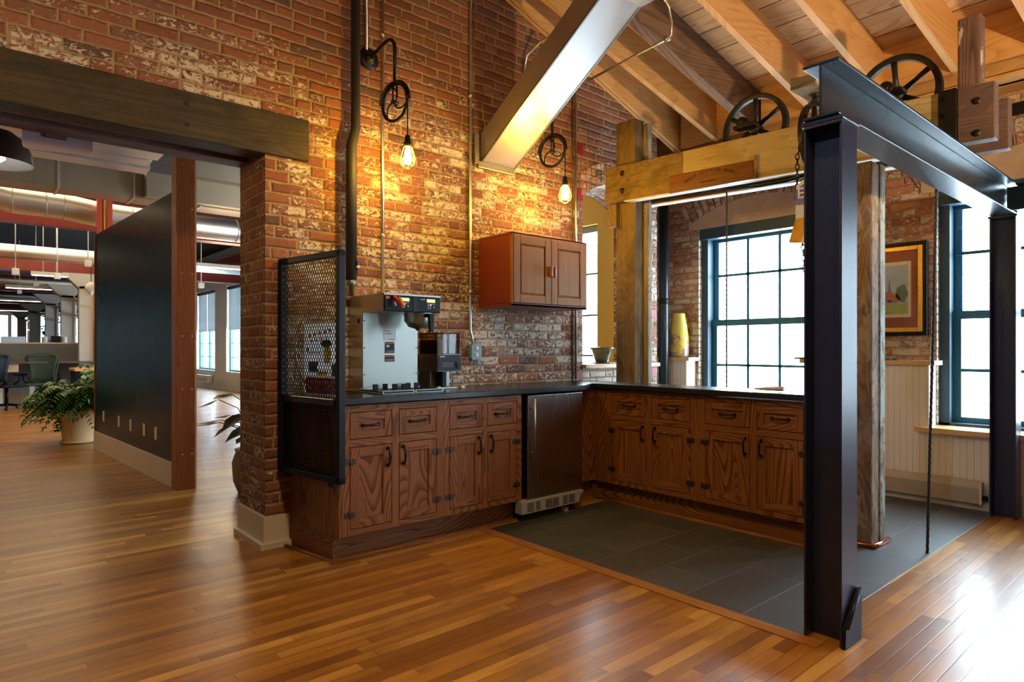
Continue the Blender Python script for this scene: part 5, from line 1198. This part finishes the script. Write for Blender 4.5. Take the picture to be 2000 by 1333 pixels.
def chair(c, rz, label, mat='mesh_green'):
    t = thing('office_chair', label, 'chair', c, rz)
    m = MB(); W_ = [(.43, .27), (.60, .22), (.80, .24), (.98, .29), (1.04, .28), (1.06, .20)]; n0 = None
    for z, w in W_:
        pts = [(w*math.sin(a), .06*math.cos(a)+.06-.05*(z-.43), z) for a in [(-1+k/4)*1.2 for k in range(9)]]
        n1_ = m.pts(pts)
        if n0 is not None:
            for k in range(8): m.face([n0+k, n0+k+1, n1_+k+1, n1_+k], smooth=True)
        n0 = n1_
    b = m.build('backrest', mat, t, world=False); s = b.modifiers.new('solid', 'SOLIDIFY'); s.thickness = .02
    m = MB(); m.tube([(-.29, .06, 1.0), (-.24, .09, .75), (-.22, .09, .55), (0, .10, .42), (.22, .09, .55), (.24, .09, .75), (.29, .06, 1.0), (.20, .08, 1.07), (0, .1, 1.09), (-.20, .08, 1.07)], .014, 8, closed=True); m.build('back_frame', 'mesh_green', t, world=False)
    MB().box(-.25, -.48, .43, .25, -.02, .47).build('seat', mat, t, .02, world=False)
    for s_ in (-1, 1): MB().tube([(s_*.22, -.1, .45), (s_*.30, -.15, .55), (s_*.30, -.15, .66), (s_*.30, -.33, .67), (s_*.30, .0, .67)], .02, 8).build('armrest', 'black', t, world=False)
    MB().cyl((0, -.22, .08), (0, -.22, .43), .03, 12).build('gas_column', 'black', t, world=False)
    for k in range(5):
        a = 2*PI*k/5+.3; e = (.30*math.cos(a), -.22+.30*math.sin(a), .07); l = MB().tube([(0, -.22, .10), e], [.028, .018], 8).build('leg', 'black', t, world=False); MB().lathe([(0, -.02), (.03, -.018), (.03, .018), (0, .02)], (e[0], e[1], .031), 12, 'y').build('caster', 'black', l, world=False)
    return t
P = px(79, 780, 13.6); chair((P.x, P.y-.35, 0), -.15, 'dark green mesh office chair at the office desk')
P = px(-4, 780, 12.5); chair((P.x, P.y, 0), .6, 'dark chair cut off by the left picture edge', 'black')
t = thing('side_table', 'wooden-topped table with dark legs behind the fern', 'table', (1.9, 14.9, 0))
MB().box(1.66, 14.4, .76, 2.9, 15.3, .81, 'x').build('tabletop', 'maple', t, .004)
for x, y in ((1.72, 14.5), (2.8, 14.5), (1.72, 15.2), (2.8, 15.2)): MB().box(x-.04, y-.04, 0, x+.04, y+.04, .76).build('leg', 'navy', t)
t = thing('side_table', 'table with a dark leg just right of the red-brown post', 'table', (2.3, 10.6, 0))
MB().box(1.90, 10.3, .78, 2.30, 11.5, .82, 'x').build('tabletop', 'maple', t, .004)
for x, y in ((2.26, 10.36), (2.26, 11.4), (1.95, 11.4)): MB().box(x-.035, y-.035, 0, x+.035, y+.035, .78).build('leg', 'navy', t)
solo('panel', MB().box(2.0, 12.0, .0, 2.10, 13.2, 2.9), 'redsteel', 'red panel edge just right of the red-brown post', 'panel')
# monitors, partitions and clutter further back
labs = ['white framed monitor at the left on the office desks', 'dark monitor beside the fourth column', 'blue-grey monitor in the middle of the desks', 'dark monitor near the partition edge']
for k, (x, y, z, w_, h_, mt) in enumerate(((.9, 22.6, 1.02, .55, .50, 'white'), (1.2, 27.8, 1.06, .6, .42, 'black'), (2.0, 22.8, 1.04, .62, .40, 'greydark'), (2.5, 16.8, .93, .6, .34, 'black'))):
    zt_ = (1.02, 1.05, 1.02, .91)[k]; t = thing('monitor', labs[k], 'monitor', (x+w_/2, y, zt_)); MB().box(x, y, z+.06, x+w_, y+.04, z+h_).build('screen', mt, t, .008); MB().box(x+w_/2-.04, y+.01, zt_, x+w_/2+.04, y+.03, z+.05).build('stand', 'greydark', t)
for k, (x0, x1, y, z1, mt, lab) in enumerate(((.2, 3.9, 22.4, 1.02, 'greydark', 'second row desk screens in the office'), (-.2, 3.9, 27.5, 1.05, 'grey', 'third row desk screens in the office'), (-.5, 4.0, 33.0, 1.25, 'greydark', 'fourth row desk screens in the office'))):
    solo('desk_row', MB().box(x0, y, 0, x1, y+.8, z1), mt, lab, 'desks')
for k, (x_, lab) in enumerate(((1.62, 'white upright desk tube left of the dark locker'), (2.02, 'pale upright desk tube nearest the partition'))): solo('desk_tube', MB().cyl((x_, 19.5, 0), (x_, 19.5, 1.48-k*.0), .06, 12), 'lightmetal', lab, 'tube')
solo('locker', MB().box(1.62+.15, 19.6, 0, 1.95, 19.8, 1.5), 'navy', 'narrow dark locker between the two desk tubes', 'locker')
t = thing('task_lamp', 'white task lamp with a conical shade hanging near the partition', 'lamp', (2.30, 16.5, 2.3)); P = px(178, 566, 13.4)
MB().lathe([(.02, .16), (.05, .14), (.10, .10), (.12, 0), (.05, -.06), (.02, -.12)], P, 20, cap=False).build('shade', 'lightmetal', t); MB().cyl(P+Vector((0, 0, .15)), Vector((P.x, P.y, 4.0)), .008, 6).build('cord', 'black', t)
t = thing('arm_stand', 'steel arm standing on the office desk near the partition', 'stand', (2.2, 16.9, .9)); P = px(172, 700, 14.15)
MB().cyl((P.x, P.y, .91), (P.x, P.y, 1.20), .05, 10).cyl((P.x, P.y, 1.0), (P.x, P.y, 1.9), .02, 8).build('tube', 'galv', t)
# foliage
def leafblade(m, p, d, up, L, W_, fold=.25, droop=.2):
    d = Vector(d).normalized(); s = d.cross(Vector(up)).normalized(); u = s.cross(d)
    a = p; b = p+d*L*.45+s*W_+u*fold*W_-Vector((0, 0, droop*L*.2)); c = p+d*L-Vector((0, 0, droop*L)); e = p+d*L*.45-s*W_+u*fold*W_-Vector((0, 0, droop*L*.2)); f = p+d*L*.45-Vector((0, 0, droop*L*.2))
    n = m.pts([a, b, c, e, f]); m.face([n, n+4, n+1]); m.face([n+4, n+2, n+1]); m.face([n, n+3, n+4]); m.face([n+4, n+3, n+2])
def fern(m, base, az, L, rise, rnd, lw=.05):
    P = []; d = Vector((math.cos(az), math.sin(az), 0)); n = 16
    for i in range(n+1): f = i/n; P.append(base+d*(L*f)+Vector((0, 0, rise*math.sin(f*PI*.62)-L*.75*f*f*rnd.uniform(.9, 1.0))))
    for i in range(1, n):
        t_ = (P[i+1]-P[i]).normalized(); s = t_.cross(Vector((0, 0, 1))).normalized(); w = L*.30*math.sin(PI*(i/n)**.7)+.02
        for sg in (-1, 1): leafblade(m, P[i], s*sg+t_*.55, (0, 0, 1), w*rnd.uniform(.8, 1.1), lw*.42, .2, .25)
    leafblade(m, P[-2], P[-1]-P[-2], (0, 0, 1), .07, .016)
rn = random.Random(5)
fp = thing('potted_fern', 'bushy fern in a tall cream pot behind the blue partition end', 'plant', (1.19, 9.78, 0))
c = Vector((1.17, 9.78, 0))
MB().lathe([(.0, 0), (.165, 0), (.175, .03), (.225, .40), (.245, .41), (.245, .46), (.215, .46), (.20, .40), (.0, .40)], c, 36, cap=False).build('pot', 'terracotta', fp)
MB().lathe([(0, .005), (.20, .005), (.205, .03), (.19, .03)], c, 30, cap=False).build('saucer', 'terracotta', fp)
MB().lathe([(0, .42), (.205, .42)], c, 24, cap=False).build('soil', 'soil', fp)
m = MB()
for k in range(170):
    a = rn.uniform(0, 2*PI); r0 = rn.uniform(0, .12); fern(m, c+Vector((math.cos(a)*r0, math.sin(a)*r0, .42)), a+rn.uniform(-.3, .3), rn.uniform(.28, .56), rn.uniform(.18, .50), rn)
m.build('fronds', 'leaf', fp)
m = MB()
for k in range(60):
    p = c+Vector((rn.uniform(.02, .22), rn.uniform(-.15, .15), rn.uniform(.45, .98))); 
    for q in range(5): a = rn.uniform(0, 2*PI); leafblade(m, p, (math.cos(a), math.sin(a), rn.uniform(-.4, .5)), (0, 0, 1), .07, .022)
for k in range(14):
    p = px(110+rn.uniform(-4, 10), 828+rn.uniform(-12, 22), 8.0)
    for q in range(3): a = rn.uniform(0, 2*PI); leafblade(m, p, (math.cos(a), math.sin(a), -.3), (0, 0, 1), .06, .02)
m.build('bright_leaves', 'leaf_b', fp)
vp = thing('potted_plant', 'broad-leaved variegated plant in a wicker pot behind the brick pier', 'plant', (1.88, 5.45, 0))
c = Vector((1.90, 5.45, 0))
MB().lathe([(.0, 0), (.15, 0), (.19, .10), (.20, .25), (.17, .34), (.18, .36), (.15, .36), (.0, .33)], c, 30, cap=False).build('pot', 'wicker', vp)
m = MB(); m2 = MB()
for k in range(34):
    a = rn.uniform(0, 2*PI); r0 = rn.uniform(.10, .34); z = rn.uniform(.40, .86); p = c+Vector((math.cos(a)*r0, math.sin(a)*r0, z))
    m2.tube([c+Vector((0, 0, .33)), c+Vector((math.cos(a)*r0*.5, math.sin(a)*r0*.5, z*.9)), p], .004, 5)
    d = Vector((math.cos(a), math.sin(a), rn.uniform(-.9, -.1))).normalized(); s = d.cross(Vector((0, 0, 1))).normalized(); L = rn.uniform(.14, .22); w = L*.36; up_ = s.cross(d)
    n = m.pts([p, p+d*L*.12+s*w*.7, p+d*L*.38+s*w, p+d*L*.72+s*w*.5, p+d*L, p+d*L*.72-s*w*.5, p+d*L*.38-s*w, p+d*L*.12-s*w*.7, p+d*L*.4-up_*.012])
    for i in range(8): m.face([n+i, n+(i+1) % 8, n+8])
m.build('leaves', 'leaf_d', vp); m2.build('stems', 'leaf', vp)
ft = thing('potted_tree', 'leafy green office tree in front of the far bright windows', 'plant', (2.6, 27, 0)); m = MB()
for k in range(420):
    P = px(rn.uniform(76, 112), rn.choice((rn.uniform(598, 625), rn.uniform(640, 655))), 30.0)
    a = rn.uniform(0, 2*PI)
    if rn.random() < .8: leafblade(m, P, (math.cos(a), math.sin(a), rn.uniform(-.5, .5)), (0, 0, 1), .22, .07)
m.build('foliage', 'leaf_b', ft); P = px(98, 650, 30.0); MB().cyl((P.x, P.y, 0), (P.x, P.y, 2.8), .05, 8).build('trunk', 'timber_grey', ft)

# things near the lintel
t = thing('pendant_lamp', 'dark dome pendant lamp with a white inside at the left edge', 'lamp', (.08, 5.2, 2.38))
pc_ = px(-12, 318, 4.06); pr = [(.0, .235), (.02, .235), (.03, .22), (.10, .20), (.16, .15), (.195, .08), (.205, 0)]
MB().lathe(pr, pc_, 40, cap=False).build('shade', plain('dark_brown_enamel', (.030, .014, .008), .35, .2, .2), t)
MB().lathe([(.0, .215), (.10, .19), (.155, .14), (.19, .07), (.200, .002), (.205, 0)], pc_, 40, cap=False).build('shade_lining', 'white', t)
MB().lathe([(0, .10), (.05, .07), (.06, .03), (.0, -.02)], pc_, 20, cap=False).build('bulb', 'shade_in', t)
MB().cyl(pc_+Vector((0, 0, .23)), Vector((pc_.x, pc_.y, 4.0)), .006, 8).build('cord', 'black', t)
MB().lathe([(0, .26), (.018, .26), (.022, .235), (0, .235)], pc_, 14).build('cap', 'brass', t)
t = thing('acrylic_panel', 'frosted pinkish acrylic panel fixed under the lintel boards', 'sign', (.45, 4.33, 2.2))
a_, b_ = px(46, 285, 3.42), px(178, 300, 3.6)
m = MB(); x0_, x1_ = .262, .582; pts = [(x0_, 2.40), (x1_, 2.40), (x1_, 2.325), (x1_-.008, 2.303), (x1_-.03, 2.295), (x0_+.03, 2.275), (x0_+.008, 2.283), (x0_, 2.305)]
m.prism([(x, 4.325, z) for x, z in pts], (0, .008, 0)); m.build('panel', 'purple', t)
MB().box(.36, 4.312, 2.355, .46, 4.35, 2.385).build('mount', 'timber_purple', t, .002)
for p_ in list(bpy.data.objects):
    if p_.type == 'EMPTY' and p_.get('label') == 'x': bpy.data.objects.remove(p_)
